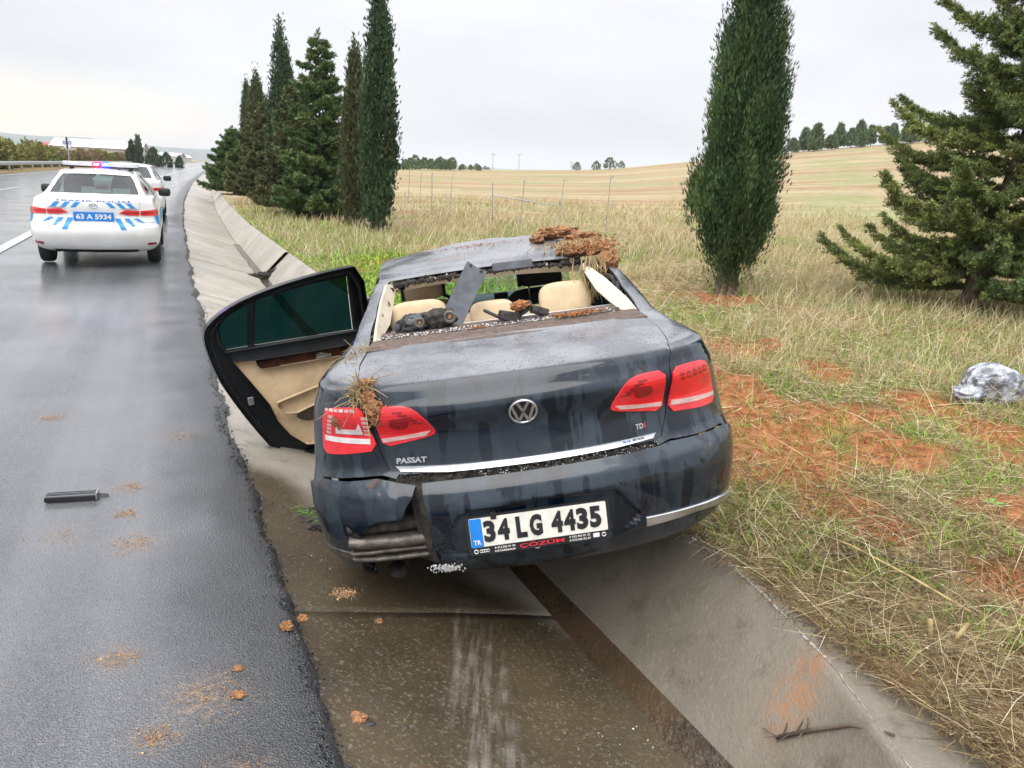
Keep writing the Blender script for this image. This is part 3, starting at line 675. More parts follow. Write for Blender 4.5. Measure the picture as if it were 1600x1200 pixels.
P('torn_flange', patch([(-.210, .69), (-.208, .62), (-.207, .56), (-.207, .50), (-.212, .44), (-.215, .36), (-.184, .35), (-.184, .44), (-.178, .53), (-.180, .62), (-.187, .70)], lambda u, v: S1.off(-.012)(u, v)+np.stack([0*u, .035*sstep(-.183, -.21, u), 0*u], 1), .013, ux=UX), 'grime', bumper)
P('chrome_strip', patch([(.192, .424), (.29, .424), (.352, .408), (.42, .385), (.43, .400), (.40, .420), (.36, .436), (.29, .451), (.190, .462)], S1.off(.021), .012, ux=UX, thick=.012), 'chrome', bumper)
P('chrome_strip', patch([(-.43, .38), (-.325, .40), (-.315, .425), (-.37, .425), (-.43, .41)], lambda u, v: corner_fn(u, v)+S1.nrm(u, v)*.006, .012, ux=UX, thick=.006), 'beam', corner)
for u, v, pr in ((-.146, .632, bumper), (.150, .628, bumper), (.31, .632, bumper), (-.30, .645, corner)):
    n = Vector(S1.nrm(np.array([u]), np.array([v]))[0]); c = at1(u, v, .011 if pr is bumper else .02); q = n.to_track_quat('Z', 'Y').to_matrix()
    V = []; 
    for r, z in ((.011, 0), (.011, .002), (.0085, .0035), (.0, .0035)):
        for k in range(16): V.append(c+q @ Vector((r*math.cos(k*math.pi/8), r*math.sin(k*math.pi/8), z)))
    MB().add(V, [(i*16+k, i*16+(k+1) % 16, (i+1)*16+(k+1) % 16, (i+1)*16+k) for i in range(3) for k in range(16)]).build('parking_sensor', M['ink'], pr)
# dirt caught on the bumper ledge
led = []
for k in range(420):
    u = RNG.uniform(-.235, .238); v = RNG.uniform(.716, .738); led.append((at1(u, v, RNG.uniform(-.008, .004)), RNG.uniform(.002, .007)))
def crumbs(name, items, m, parent=None):
    base = np.array([(1, 1, 1), (-1, -1, 1), (-1, 1, -1), (1, -1, -1)])*.8; F0 = np.array([(0, 1, 3), (0, 2, 1), (0, 3, 2), (1, 2, 3)])
    n = len(items); A = RNG.normal(size=(n, 3, 3)); Q = np.linalg.qr(A)[0]; C = np.array([tuple(c) for c, _ in items]); R_ = np.array([r for _, r in items])
    V = np.einsum('nij,kj->nki', Q, base)*R_[:, None, None]*RNG.uniform(.6, 1.2, (n, 4, 1))+C[:, None]
    F = F0[None]+np.arange(n)[:, None, None]*4
    return link(name, np_mesh(name, V.reshape(-1, 3), F.reshape(-1, 3)), M[m] if isinstance(m, str) else m, parent)
o = crumbs('soil_crumbs', led, 'grime', sedan); o['kind'] = 'stuff'
led = [(at1(RNG.uniform(-.10, .235), RNG.uniform(.712, .735), RNG.uniform(-.006, .004)), RNG.uniform(.001, .003)) for k in range(140)]; o = crumbs('ice_crumbs', led, 'ice', sedan); o['kind'] = 'stuff'
P('bumper_ledge', patch([(-.26, .700), (.26, .700), (.25, .752), (-.25, .752)], S1.off(-.022), .02, ux=UX, thick=0), 'grime')
# behind the bumper : crash beam, exhaust
bm_ = empty('crash_beam'); bm_.parent = sedan
for k, (z, h, y) in enumerate(((.535, .045, .105), (.478, .05, .085), (.437, .028, .10), (.40, .03, .115))):
    xs = np.linspace(-.74, -.34, 14); yy = y+.24*np.clip(-xs-.55, 0, 1)**1.2+(fbm(xs*9, xs*0+k, 12)-.5)*.02
    prof = [(.03, -h/2), (.0, -h/2+.006), (-.006, 0), (.0, h/2-.006), (.03, h/2), (.06, h/2)]
    Pb = np.stack([np.stack([xs, yy+a_, z+c_+0*xs+(fbm(xs*7, xs*0+3*k, 19)-.5)*.012], -1) for a_, c_ in prof], 1)
    link('beam_rib', grid_mesh('beam_rib', Pb), M['beam'] if k else M['grime'], bm_)
mb = MB(); mb.tube([(-.57, .16, .335), (-.57, .30, .335), (-.56, .7, .33)], .038, 18, False).tube([(-.57, .163, .335), (-.57, .30, .335)], .032, 18, False); P('exhaust_pipe', mb.build('x', M['chrome'], sedan, True).data, 'beam'); bpy.data.objects.remove(bpy.data.objects['x'])
MB().tube([(-.57, .158, .335), (-.57, .168, .335)], .040, 20, False).build('exhaust_rim', M['alloy'], sedan, True)
MB().box((0, 1.15, .36), (1.1, 1.3, .16)).box((0, 2.9, .30), (1.5, 2.4, .14)).box((0, .34, .54), (1.30, .12, .30)).build('underbody', M['dark'], sedan)
# outer tail lights
LRo = [(.2855, 1.010), (.326, 1.012), (.372, 1.002), (.386, .965), (.395, .895), (.394, .812), (.35, .815), (.314, .824), (.267, .836), (.279, .929)]
SRo = [(.276, .881), (.33, .868), (.392, .856), (.392, .840), (.33, .848), (.273, .861)]
t = P('tail_light', sub(LRo, .012, sm=1, thick=.016), 'lens'); t['label'] = 'intact red outer tail light'
P('light_band', sub(SRo, .0145, thick=.002), 'lens_pale', t)
for r in range(2):
    for k in range(5): P('led_segment', sub([(.298+.016*k, .985-.016*r), (.298+.016*k, .975-.016*r), (.308+.016*k, .974-.016*r), (.308+.016*k, .984-.016*r)], .0138, thick=.001), 'lens_dark', t)
t = P('tail_light', sub([(-a, b) for a, b in LRo][::-1], .012, sm=1, thick=.016), 'lens'); t['label'] = 'cracked left outer tail light with pale reflector showing'
g = S1.off(.0138)
P('reflector', patch([(-.353, .905), (-.291, .905), (-.296, .952), (-.305, .925), (-.342, .925), (-.348, .95)], g, .01, ux=UX, thick=.002), 'lens_white', t)
P('light_band', patch([(-.385, .868), (-.279, .862), (-.279, .884), (-.385, .890)], g, .01, ux=UX, thick=.002), 'lens_white', t)
for k in range(6):
    P('led_segment', patch([(-.375+.013*k, .993), (-.366+.013*k, .993), (-.366+.013*k, 1.003), (-.375+.013*k, 1.003)], g, .01, ux=UX, thick=.002), 'lens_white' if k % 2 else 'lens_pale', t)
for k in range(5):
    for a in (-.378+.003*k, -.288): P('led_segment', patch([(a, .90+.017*k), (a+.012, .90+.017*k), (a+.012, .91+.017*k), (a, .91+.017*k)], g, .01, ux=UX, thick=.002), 'lens_pale', t)
# number plate
pc = Vector((.002, -.022, .512)); pr = Vector((1, 0, -.0)).normalized(); pn = Vector((0, -1, .10)).normalized(); pu = pn.cross(pr)
pf = lambda a, b, z=0: pc+pr*a+pu*b+pn*z
def slab(fn, w, h, d, r=.008, cx=0, cy=0, z0=0):
    q = []
    for sx, sy, a0 in ((1, 1, 0), (-1, 1, 90), (-1, -1, 180), (1, -1, 270)):
        for k in range(5): t_ = math.radians(a0+22.5*k); q.append((cx+sx*(w/2-r)+r*math.cos(t_), cy+sy*(h/2-r)+r*math.sin(t_)))
    n = len(q); return [fn(*p, z0+d) for p in q]+[fn(*p, z0) for p in q], [tuple(range(n))]+[(k, k+n, (k+1) % n+n, (k+1) % n) for k in range(n)]
plate = MB().add(*slab(pf, .546, .150, .016, .012)).build('number_plate', M['black'], bumper)
MB().add(*slab(pf, .520, .112, .003, .006, 0, .012, .0155)).build('plate_face', M['platew'], plate)
MB().add(*slab(pf, .046, .110, .003, .003, -.236, .012, .0165)).build('plate_band', M['plateblue'], plate)
MB().add(*slab(pf, .022, .028, .006, .004, -.165, .072, .016)).build('plate_clip', M['black'], plate)
pt = lambda z: (lambda a, b: pf(a, b, z))
for ch, cx, w in (('3', -.186, .044), ('4', -.133, .046), ('L', -.065, .040), ('G', -.010, .048), ('4', .070, .044), ('4', .118, .044), ('3', .166, .044), ('5', .216, .044)):
    text_on('plate_character', ch, pt(.0212), M['ink'], plate, w, .084, .055, cx, .014)
text_on('plate_character', 'TR', pt(.0212), M['whiteink'], plate, .028, .018, .02, -.236, -.024)
text_on('frame_lettering', 'ÇÖZÜM', pt(.0175), M['redink'], plate, .17, .022, .018, .005, -.060)
text_on('frame_lettering', '0 412.255 01 06', pt(.0175), M['whiteink'], plate, .078, .008, .02, -.135, -.054)
text_on('frame_lettering', 'DİYARBAKIR', pt(.0175), M['whiteink'], plate, .078, .009, .02, -.135, -.066)
text_on('frame_lettering', '0 532.366 01 23', pt(.0175), M['whiteink'], plate, .080, .008, .02, .150, -.053)
text_on('frame_lettering', '0 532.366 02 63', pt(.0175), M['whiteink'], plate, .080, .008, .02, .150, -.066)
MB().add(*slab(pf, .024, .016, .001, .002, .213, -.059, .0165)).build('frame_badge', M['whiteink'], plate)
for cx in (-.245, .242):
    dd = lambda a, b, z=0, cx=cx: pf(cx+a, -.060+b, z)
    MB().add(*disc(dd, .0055, .0085, .0165, .0175, 20)).build('frame_badge', M['whiteink'], plate)
for k in range(4):
    dd = lambda a, b, z=0, k=k: pf(-.226+.0085*k+a, -.060+b, z); MB().add(*disc(dd, .0045, .0062, .0165, .0172, 16)).build('frame_badge', M['whiteink'], plate)
# two scraped spots on the lower valance
for u, v, r in ((-.003, .405, .018),):
    me = patch([(u+r*math.cos(t_)/UX, v+r*math.sin(t_)) for t_ in np.linspace(0, 6.28, 18)[:-1]], lambda a, b: bump_fn(a, b)+S1.nrm(a, b)*.002, .01, ux=UX, thick=.001); P('tow_cover', me, 'whiteink', bumper)
o = crumbs('ice_crumbs', [(at1(RNG.normal(-.170, .012), RNG.normal(.345, .010), .008), RNG.uniform(.002, .005)) for k in range(200)], 'ice', sedan); o['kind'] = 'stuff'
# roof
vr = 2.35; us_ = np.linspace(-1, 1, 61); ring = S1(us_, vr)
def roof_pts(t):
    yf = 2.80-.10*(ring[:, 0]/.618)**2; y = ring[:, 1]+(yf-ring[:, 1])*t; x = ring[:, 0]*(1+.03*math.sin(t*3.14)-.03*t)
    a = np.clip(np.abs(ring[:, 0])/.618, 0, 1); zc = np.interp(y, [1.3, 1.6, 2.1, 2.5, 2.85], [1.425, 1.475, 1.515, 1.50, 1.455])
    z = ring[:, 2]+(zc-1.425)*(1-.45*a**2); z += (fbm(x*3.0+7, y*2.2, 33)-.5)*.05*math.sin(min(1, t*2)*1.57)
    return np.stack([x, y, z], -1)
rows = [S1(np.linspace(-1, 1, 61), v) for v in (2.285, 2.31, 2.335)]
rp = np.stack(rows+[roof_pts(t) for t in np.linspace(0, 1, 26)], 0)
P('roof', grid_mesh('roof', rp), 'navy')
inner = rp[3:].copy(); inner[..., 2] -= .035; inner[..., 0] *= .97; P('headliner', grid_mesh('headliner', inner), 'beige2')
# rear window surround : torn black seal, beige trims
def open_edge(d, off=.0):
    pts = [(S1.u_x(.655-d*.5, 1.58), 1.58+d)]+[(S1.u_x(x-d, v), v) for x, v in ((.612, 1.66), (.592, 1.9), (.557, 2.2), (.545, 2.26-d))]
    tt = pts+[(S1.u_x(x, 2.285-d), 2.285-d) for x in np.linspace(.49, 0, 9)]
    return tt
for s in (1, -1):
    e_ = open_edge(0); pts = []
    for (a, b), (c, d) in zip(e_[:-1], e_[1:]):
        for k in range(12): pts.append((a+(c-a)*k/12, b+(d-b)*k/12))
    mb = MB(); q = []
    for i, (a, b) in enumerate(pts):
        q.append(at1(s*a, b, -.018+RNG.uniform(-.010, .008))+Vector((-s*RNG.uniform(0, .020), 0, -RNG.uniform(0, .012))))
    mb.tube(q, [RNG.uniform(.006, .016) for _ in q], 6); mb.build('window_seal', M['grime'], sedan)
    for k in range(16):
        p = q[int(RNG.uniform(2, len(q)-40))]; mb = MB(); mb.box(p+Vector((-s*RNG.uniform(0, .02), 0, RNG.uniform(-.012, .006))), (RNG.uniform(.008, .022), RNG.uniform(.008, .02), RNG.uniform(.008, .03)), Euler(RNG.uniform(-1, 1, 3)).to_matrix()).build('seal_shred', M['doorblack'] if k % 3 else M['beige2'], sedan)
def strip3(name, A, B, m, th=.008, seg=10, parent=None):
    A = [Vector(a) for a in A]; B = [Vector(b) for b in B]; V = A+B; n = len(A)
    nn = (A[1]-A[0]).cross(B[0]-A[0]).normalized()*th; V2 = V+[v-nn for v in V]
    F = []
    for k in range(n-1): F += [(k, k+1, n+k+1, n+k), (2*n+k, 3*n+k, 3*n+k+1, 2*n+k+1), (k, 2*n+k, 2*n+k+1, k+1), (n+k, n+k+1, 3*n+k+1, 3*n+k)]
    F += [(0, n, 3*n, 2*n), (n-1, 3*n-1, 4*n-1, 2*n-1)]
    return MB().add(V2, F).build(name, M[m], parent or sedan, auto=40, smooth=True)
xs = np.linspace(-.57, .54, 9); strip3('headliner_trim', [(x, 1.34, 1.383-.05*x*x*2-.015*(x+.1)) for x in xs], [(x, 1.36, 1.352-.05*x*x*2-.015*(x+.1)) for x in xs], 'beige2', .012)
strip3('ceiling_lining', [(x, 1.37, 1.365-.09*x*x) for x in xs], [(x, 2.7, 1.40-.09*x*x) for x in xs], 'beige2', .01)
strip3('pillar_trim', [(-.60, .70, 1.165), (-.595, .86, 1.23), (-.58, 1.05, 1.315), (-.565, 1.28, 1.375)], [(-.59, .74, 1.155), (-.555, 1.05, 1.20), (-.54, 1.22, 1.28), (-.525, 1.38, 1.36)], 'beige2', .012)
strip3('pillar_trim', [(.615, .66, 1.15), (.59, .80, 1.215), (.53, 1.0, 1.30), (.465, 1.22, 1.37)], [(.60, .66, 1.145), (.53, .82, 1.185), (.47, .98, 1.26), (.44, 1.2, 1.36)], 'beige2', .012)
strip3('pillar_trim', [(-.585, .72, 1.17), (-.555, .74, 1.155)], [(-.60, 1.5, 1.20), (-.55, 1.45, 1.16)], 'interior', .01)
for k in range(9):
    x = -.50+.058*k; mb = MB(); mb.box((x, 1.325, 1.392-.10*x*x), (RNG.uniform(.012, .04), .02, RNG.uniform(.008, .018)), Matrix.Rotation(RNG.uniform(-.3, .3), 3, 'Y')).build('trim_clip', M['beige2' if k % 2 else 'grime'], sedan)
MB().box((.10, 1.29, 1.395), (.21, .03, .045), Matrix.Rotation(-.25, 3, 'X')).build('brake_light_cover', M['greyplastic'], sedan, bevel=.006)
# parcel shelf with crumbled glass
xs = np.linspace(-.63, .63, 14)
strip3('parcel_shelf', [(x, .582+.10*x*x, 1.152) for x in xs], [(x*.95, .71+.03*x*x, 1.178) for x in xs], 'brown', .02)
strip3('parcel_shelf', [(x*.93, .73, 1.165) for x in xs], [(x*.92, 1.16, 1.15) for x in xs], 'ice', .02)
strip3('shelf_edge', [(x*.93, .80, 1.182) for x in xs], [(x*.92, .87, 1.186) for x in xs], 'brown', .01)
o = crumbs('glass_crumbs', [(Vector((RNG.uniform(-.58, .50), RNG.uniform(.70, .82), 1.182)), RNG.uniform(.0015, .004)) for k in range(420)], 'ice', sedan); o['kind'] = 'stuff'
# seats
def cushion(name, c, d, m, parent, rot=0, seed=1, n=5, puff=.25):
    """rounded padded block"""
    bm = bmesh.new(); bmesh.ops.create_cube(bm, size=1); bmesh.ops.subdivide_edges(bm, edges=bm.edges, cuts=6, use_grid_fill=True)
    for v in bm.verts:
        p = v.co*2; r = (abs(p.x)**n+abs(p.y)**n+abs(p.z)**n)**(1/n); q = p/r if r else p
        v.co = Vector((q.x*d[0]/2, q.y*d[1]/2, q.z*d[2]/2))
        v.co.x *= 1-.10*(q.z > 0)*q.z**2
    me = bpy.data.meshes.new(name); bm.to_mesh(me); bm.free(); me.transform(Matrix.Translation(c) @ Matrix.Rotation(rot, 4, 'X')); me.polygons.foreach_set('use_smooth', [True]*len(me.polygons))
    return link(name, me, M[m], parent)
rs = empty('rear_seat'); rs.parent = sedan
cushion('backrest', (0, 1.33, .84), (1.26, .20, .66), 'beige', rs, -.25); cushion('cushion', (0, 1.72, .50), (1.28, .55, .2), 'beige', rs)
for x, w, h, z in ((-.41, .30, .17, 1.20), (-.035, .23, .13, 1.175), (.345, .27, .17, 1.205)):
    hh = cushion('headrest', (x, 1.20, z), (w, .115, h), 'beige', rs, -.15, n=4)
for x, m in ((-.42, 'beige'), (.31, 'interior')):
    st = empty('front_seat'); st.parent = sedan
    cushion('backrest', (x, 2.18, .84), (.50, .16, .66), m, st, -.2); cushion('cushion', (x, 2.5, .48), (.50, .52, .18), m, st)
    hr = cushion('headrest', (x, 2.10, 1.272), (.275, .10, .165), m, st, -.1, n=4.5)
    for s in (-1, 1):
        cushion('headrest_edge', (x+s*.128, 2.10, 1.272), (.022, .104, .158), 'interior', st, -.1)
        MB().tube([(x+s*.07, 2.11, 1.10), (x+s*.07, 2.10, 1.21)], .006, 8).build('headrest_post', M['alloy'], st, True)
cushion('dashboard', (0, 3.05, .93), (1.36, .5, .26), 'dash', sedan)
MB().tube([(-.40+.19*math.cos(t_), 2.78+.03*math.sin(t_), .98+.17*math.sin(t_)) for t_ in np.linspace(0, 6.28, 28)], .014, 8, False).build('steering_wheel', M['interior'], sedan, True)
MB().box((0, 2.72, .80), (.24, .7, .2)).build('centre_console', M['interior'], sedan, bevel=.02)
for s in (-1, 1): MB().box((.17+.1*s*.8, 2.80, 1.075), (.10, .02, .045)).build('dash_screen', M['ink'], sedan, bevel=.004)
MB().box((0, 2.2, .36), (1.5, 2.6, .03)).build('floor_pan', M['interior'], sedan)
# windscreen, crazed by cracks
tx = np.linspace(-1, 1, 25); wsP = np.stack([np.stack([tx*(.70-.13*k), 3.62-.82*k-.10*tx**2, 1.02+.425*k-.012*tx**2], -1) for k in np.linspace(0, 1, 14)], 0)
ws = P('windscreen', grid_mesh('windscreen', wsP), 'clearg')
mb = MB()
def wsp(a, k): return Vector((a*(.70-.13*k), 3.618-.82*k-.10*a*a, 1.024+.425*k-.012*a*a))
for ca, ck in ((-.75, .45), (-.45, .6), (.05, .5), (.30, .7), (.6, .55)):
    for j in range(15):
        an = RNG.uniform(0, 6.28); L_ = RNG.uniform(.15, .6); p = [wsp(np.clip(ca+math.cos(an)*L_*q+RNG.uniform(-.02, .02), -1, 1), np.clip(ck+math.sin(an)*L_*q+RNG.uniform(-.02, .02), 0.02, .98)) for q in np.linspace(.03, 1, 6)]
        mb.tube(p, .0016, 4, False)
    for r in (.06, .11, .17):
        p = [wsp(np.clip(ca+math.cos(t_)*r+RNG.uniform(-.012, .012), -1, 1), np.clip(ck+math.sin(t_)*r*1.1, .02, .98)) for t_ in np.linspace(0, 6.28, 16)]; mb.tube(p, .0016, 4, False)
mb.build('windscreen_crack', M['ice'], ws)
# side frames, doors, front end
def sidex(z): return np.interp(z, [.24, .34, .46, .60, .75, .88, 1.0, 1.08, 1.2, 1.345, 1.42], [.80, .87, .895, .905, .895, .88, .85, .82, .735, .642, .62])
def side_fn(s, off=0):
    def f(a, b):   # a = y, b = z
        a = np.asarray(a, float); b = np.asarray(b, float); x = sidex(b)-.02*sstep(3.2, 3.9, a)*0-np.clip(a-3.9, 0, 1)**2*.25
        return np.stack([s*(x+off), a, b], 1)
    return f
def flip(pl, s): return pl[::-1] if s < 0 else pl
fd = [(2.47, .30), (3.42, .30), (3.46, .55), (3.46, .98), (3.38, 1.03), (2.45, 1.03)]
rd = [(1.66, .30), (2.44, .30), (2.43, 1.03), (1.62, 1.06), (1.63, .62)]
fw = [(2.52, 1.045), (3.32, 1.035), (2.92, 1.30), (2.70, 1.385), (2.53, 1.395)]
rw = [(1.68, 1.07), (2.42, 1.045), (2.43, 1.395), (2.05, 1.39), (1.80, 1.33)]
for s in (1, -1):
    side = empty('side_body'); side.parent = sedan; fs = side_fn(s)
    def SP(name, pl, m, off=0, hol=(), th=.02, d=.05): return link(name, patch(flip(pl, s), side_fn(s, off), d, [h for h in hol], th), M[m], side)
    SP('sill', [(1.64, .235), (3.46, .235), (3.46, .293), (1.66, .293)], 'navy')
    fdr = SP('front_door', fd, 'navy', .004); SP('window_glass', fw, 'tint', -.008, th=0)
    SP('window_frame', [(2.44, 1.035), (3.50, 1.005), (3.05, 1.30), (2.74, 1.425), (2.47, 1.425)], 'doorblack', 0, [fw])
    if s > 0:
        SP('rear_door', rd, 'navy', .004); SP('window_glass', rw, 'tint', -.008, th=0)
        SP('window_frame', [(1.63, 1.06), (2.45, 1.035), (2.47, 1.425), (2.02, 1.425), (1.73, 1.365)], 'doorblack', 0, [rw])
    else: SP('door_frame', [(1.62, 1.33), (1.73, 1.345), (2.02, 1.39), (2.42, 1.395), (2.40, .30), (2.47, .30), (2.47, 1.425), (2.02, 1.425), (1.63, 1.38)], 'doorblack', -.01)
    ar = [(3.86+.365*math.cos(t_), .335+.365*math.sin(t_)) for t_ in np.linspace(math.radians(192), math.radians(-12), 20)]
    SP('front_wing', [(3.47, .25)]+ar+[(4.24, .26), (4.34, .40), (4.34, .72), (4.1, .86), (3.6, .97), (3.47, 1.0)], 'navy')
    MB().box((s*.93, 3.25, 1.08), (.17, .09, .12), Matrix.Rotation(.1, 3, 'Z')).build('wing_mirror', M['navy'], side, bevel=.025)
ph = np.linspace(-1, 1, 41)*math.pi/2; fr = np.stack([np.stack([np.sign(ph)*w*np.abs(np.sin(ph))**.85, 4.30+d*np.cos(ph)**.8, 0*ph+z], -1) for z, w, d in ((.22, .74, .38), (.32, .80, .46), (.50, .84, .47), (.66, .84, .45), (.76, .82, .40), (.80, .80, .34))], 0)
P('front_bumper', grid_mesh('front_bumper', fr), 'navy')
hx = np.linspace(-1, 1, 21); hp = np.stack([np.stack([hx*w, y-.16*hx**2*k, z-.05*hx**2], -1) for y, z, w, k in ((3.58, 1.02, .78, .4), (3.9, .985, .80, .5), (4.2, .92, .80, .8), (4.5, .85, .79, 1.2), (4.64, .80, .78, 1.5))], 0)
P('bonnet', grid_mesh('bonnet', hp[::-1]), 'navy')
# wheels
def wheel(parent, x, y, z, r=.325, w=.215, s=1, tyre='rubber'):
    wh = empty('wheel'); wh.parent = parent; wh.location = (x, y, z)
    mb = MB().lathe([(-w/2+.01, r*.66), (-w/2, r*.74), (-w/2+.004, r*.90), (-w/2+.025, r*.975), (-w/2+.05, r), (w/2-.05, r), (w/2-.025, r*.975), (w/2-.004, r*.9), (w/2, r*.74), (w/2-.01, r*.66)], (0, 0, 0), 'x', 40)
    mb.build('tyre', M[tyre], wh, True)
    mb = MB().lathe([(w/2-.012, r*.67), (w/2-.03, r*.63), (w/2-.09, r*.60), (-w/2+.01, r*.60)], (0, 0, 0), 'x', 32)
    rim = MB().add([(s*v[0], v[1], v[2]) for v in mb.V], mb.F); 
    for k in range(10):
        t_ = 2*math.pi*k/10; rim.box((s*(w/2-.035), r*.33*math.cos(t_), r*.33*math.sin(t_)), (.03, .055 if k % 2 else .03, r*.62), Matrix.Rotation(t_-math.pi/2, 3, 'X'))
    rim.build('rim', M['alloy'], wh)
    return wh
for s in (-1, 1):
    wheel(sedan, s*.775, WY, .318 if s > 0 else .330, s=s); wheel(sedan, s*.775, 3.74, .33, s=s)
    mb = MB(); V = []; 
    for t_ in np.linspace(-.3, math.pi+.3, 18): V += [(s*.55, WY+.36*math.cos(t_), .335+.36*math.sin(t_)), (s*.86, WY+.36*math.cos(t_), .335+.36*math.sin(t_))]
    mb.add(V, [(2*k, 2*k+1, 2*k+3, 2*k+2) for k in range(17)]).build('wheel_arch_liner', M['dark'], sedan, True)
# ------------------------------------------------------------------ the open rear door
DO = Matrix.Translation((-.87, 2.42, 0)) @ Matrix.Rotation(math.radians(-65), 4, 'Z')     # local -Y runs from the hinge to the latch
door = empty('rear_door'); door.parent = sedan; door.matrix_local = DO; door['label'] = 'open rear door with green tinted window and beige inner trim'
def dfn(x0, lean=.10):
    def f(a, b): a = np.asarray(a, float); b = np.asarray(b, float); return np.stack([x0+np.clip(b-1.0, 0, 1)**1.3*lean+.02*np.sin(a*3)*0, -a, b], 1)
    return f
DOUT = [(-.03, 1.443), (.176, 1.436), (.43, 1.406), (.64, 1.366), (.80, 1.319), (.915, 1.26), (.985, 1.199), (1.004, 1.13), (.99, 1.008), (.964, .881), (.927, .775), (.829, .551), (.70, .31), (.656, .244), (.60, .235), (.10, .27), (.02, .30), (-.02, .6), (-.035, 1.0)]
GL = [(.06, 1.388), (.314, 1.372), (.562, 1.341), (.743, 1.31), (.858, 1.246), (.902, 1.195), (.907, 1.112), (.881, 1.041), (.07, 1.022)]
def DP(name, pl, x0, m, holes=(), th=.01, d=.03, sm=0, par=None):
    me = patch(smooth_poly(pl, sm) if sm else pl, lambda a, b: dfn(x0)(a, b), d, holes, th); me.transform(Matrix.Identity(4)); return link(name, me, M[m], par or door)
# the patch normal points to +x (inner side) as a runs along -Y
DOs = smooth_poly(DOUT, 1)
sh = lambda k, pl: [((a-.45)*k+.45, (b-.88)*k+.88) for a, b in pl]
DP('door_shell', DOs, .0, 'doorblack', [GL], .075)
DP('door_flange', sh(.975, DOs), .016, 'doorblack', [sh(.93, DOs)], .02)
DP('door_seal', sh(.945, DOs), .030, 'rubber', [sh(.915, DOs)], .018)
DP('window_surround', [(a+(a-.48)*.045, b+(b-1.2)*.10) for a, b in GL], .012, 'rubber', [GL], .012)
DP('window_glass', GL, -.012, 'tint', th=0)
DP('window_divider', [(.655, 1.335), (.697, 1.325), (.752, 1.03), (.714, 1.03)], .008, 'doorblack', th=.02)
tr = DP('upper_trim', [(.895, 1.038), (.862, .972), (.734, .955), (.05, .935), (.04, 1.022)], .050, 'interior', th=.05, sm=0)
DP('wood_strip', [(.735, .952), (.722, .905), (.70, .892), (.05, .872), (.05, .928)], .058, 'wood', th=.03, sm=1)
DP('lower_trim', [(.861, .968), (.735, .953), (.72, .905), (.70, .893), (.05, .873), (.06, .30), (.345, .318), (.521, .355), (.607, .438), (.663, .537), (.695, .658), (.78, .82)], .046, 'beige', th=.045)
DP('armrest', [(.687, .671), (.60, .690), (.05, .79), (.05, .69), (.40, .625), (.60, .575)], .10, 'beige', th=.06, sm=1)
DP('map_pocket', [(.56, .55), (.46, .595), (.06, .665), (.06, .47), (.40, .49), (.50, .50)], .050, 'brown', th=.004, sm=1)
DP('door_pull', [(.362, .889), (.355, .915), (.33, .927), (.262, .905), (.265, .890)], .066, 'chrome', th=.012)
DP('grab_handle', [(.34, .735), (.33, .745), (.18, .770), (.18, .755)], .104, 'interior', th=.004)
MB().box((.035, -.80, .70), (.02, .035, .05)).build('door_latch', M['alloy'], door, bevel=.004)
for k, (a, b) in enumerate(((.90, .80), (.78, .55), (.84, .66))): MB().lathe([(0.02, .012), (.024, .010), (.024, 0)], (0, -a, b), 'x', 12).build('door_bolt', M['rubber'], door)
# ================================================================== patrol car and the car in front of it
RT2 = [[.22,.30,.22,.72,.22,.45,2.6],[.28,.13,.28,.80,.28,.46,2.5],[.38,.05,.38,.86,.38,.46,2.5],[.54,.0,.54,.885,.54,.46,2.5],[.62,.012,.62,.885,.62,.46,2.5],[.68,.055,.68,.88,.68,.45,2.5],[.80,.085,.80,.87,.80,.45,2.5],
[.90,.075,.90,.85,.90,.45,2.5],[1.0,.085,1.0,.82,1.0,.44,2.6],[1.045,.12,1.035,.79,1.03,.42,2.8],[1.12,.20,1.055,.755,1.05,.40,3.0],[1.30,.42,1.075,.72,1.075,.36,3.4],[1.40,.50,1.10,.70,1.10,.34,3.5],
[1.95,1.08,1.34,.59,1.325,.30,3.4],[2.05,1.18,1.385,.57,1.36,.28,3.2],[2.15,1.33,1.415,.56,1.39,.28,3.2]]
S2 = Surf(RT2)
M.update(pwhite=simple('white_paint', (.74, .74, .73), .22, var=.05, scale=3, coat=.6), pblue=simple('police_blue', (.02, .26, .62), .35, var=.08), pglass=m_glass('pale_glass', (.30, .40, .38)), paper=simple('paper', (.7, .76, .76), .7, var=.05), dglass=m_glass('dark_glass', (.05, .06, .07)),
         fabric=simple('grey_seat', (.12, .13, .13), .9, var=.2))
def emis(name, col, e):
    t = NT(name); t.set(col=tuple(c*.5 for c in col), emit=col, estr=e, rough=.3); return t.m
M['redlamp'] = emis('red_flash', (1, .0, .004), 45); M['bluelamp'] = emis('blue_flash', (.0, .004, 1), 70); M['hotlamp'] = emis('flash_core', (1, .85, .95), 22); M['clearbar'] = simple('clear_bar', (.55, .56, .58), .2, var=.1)
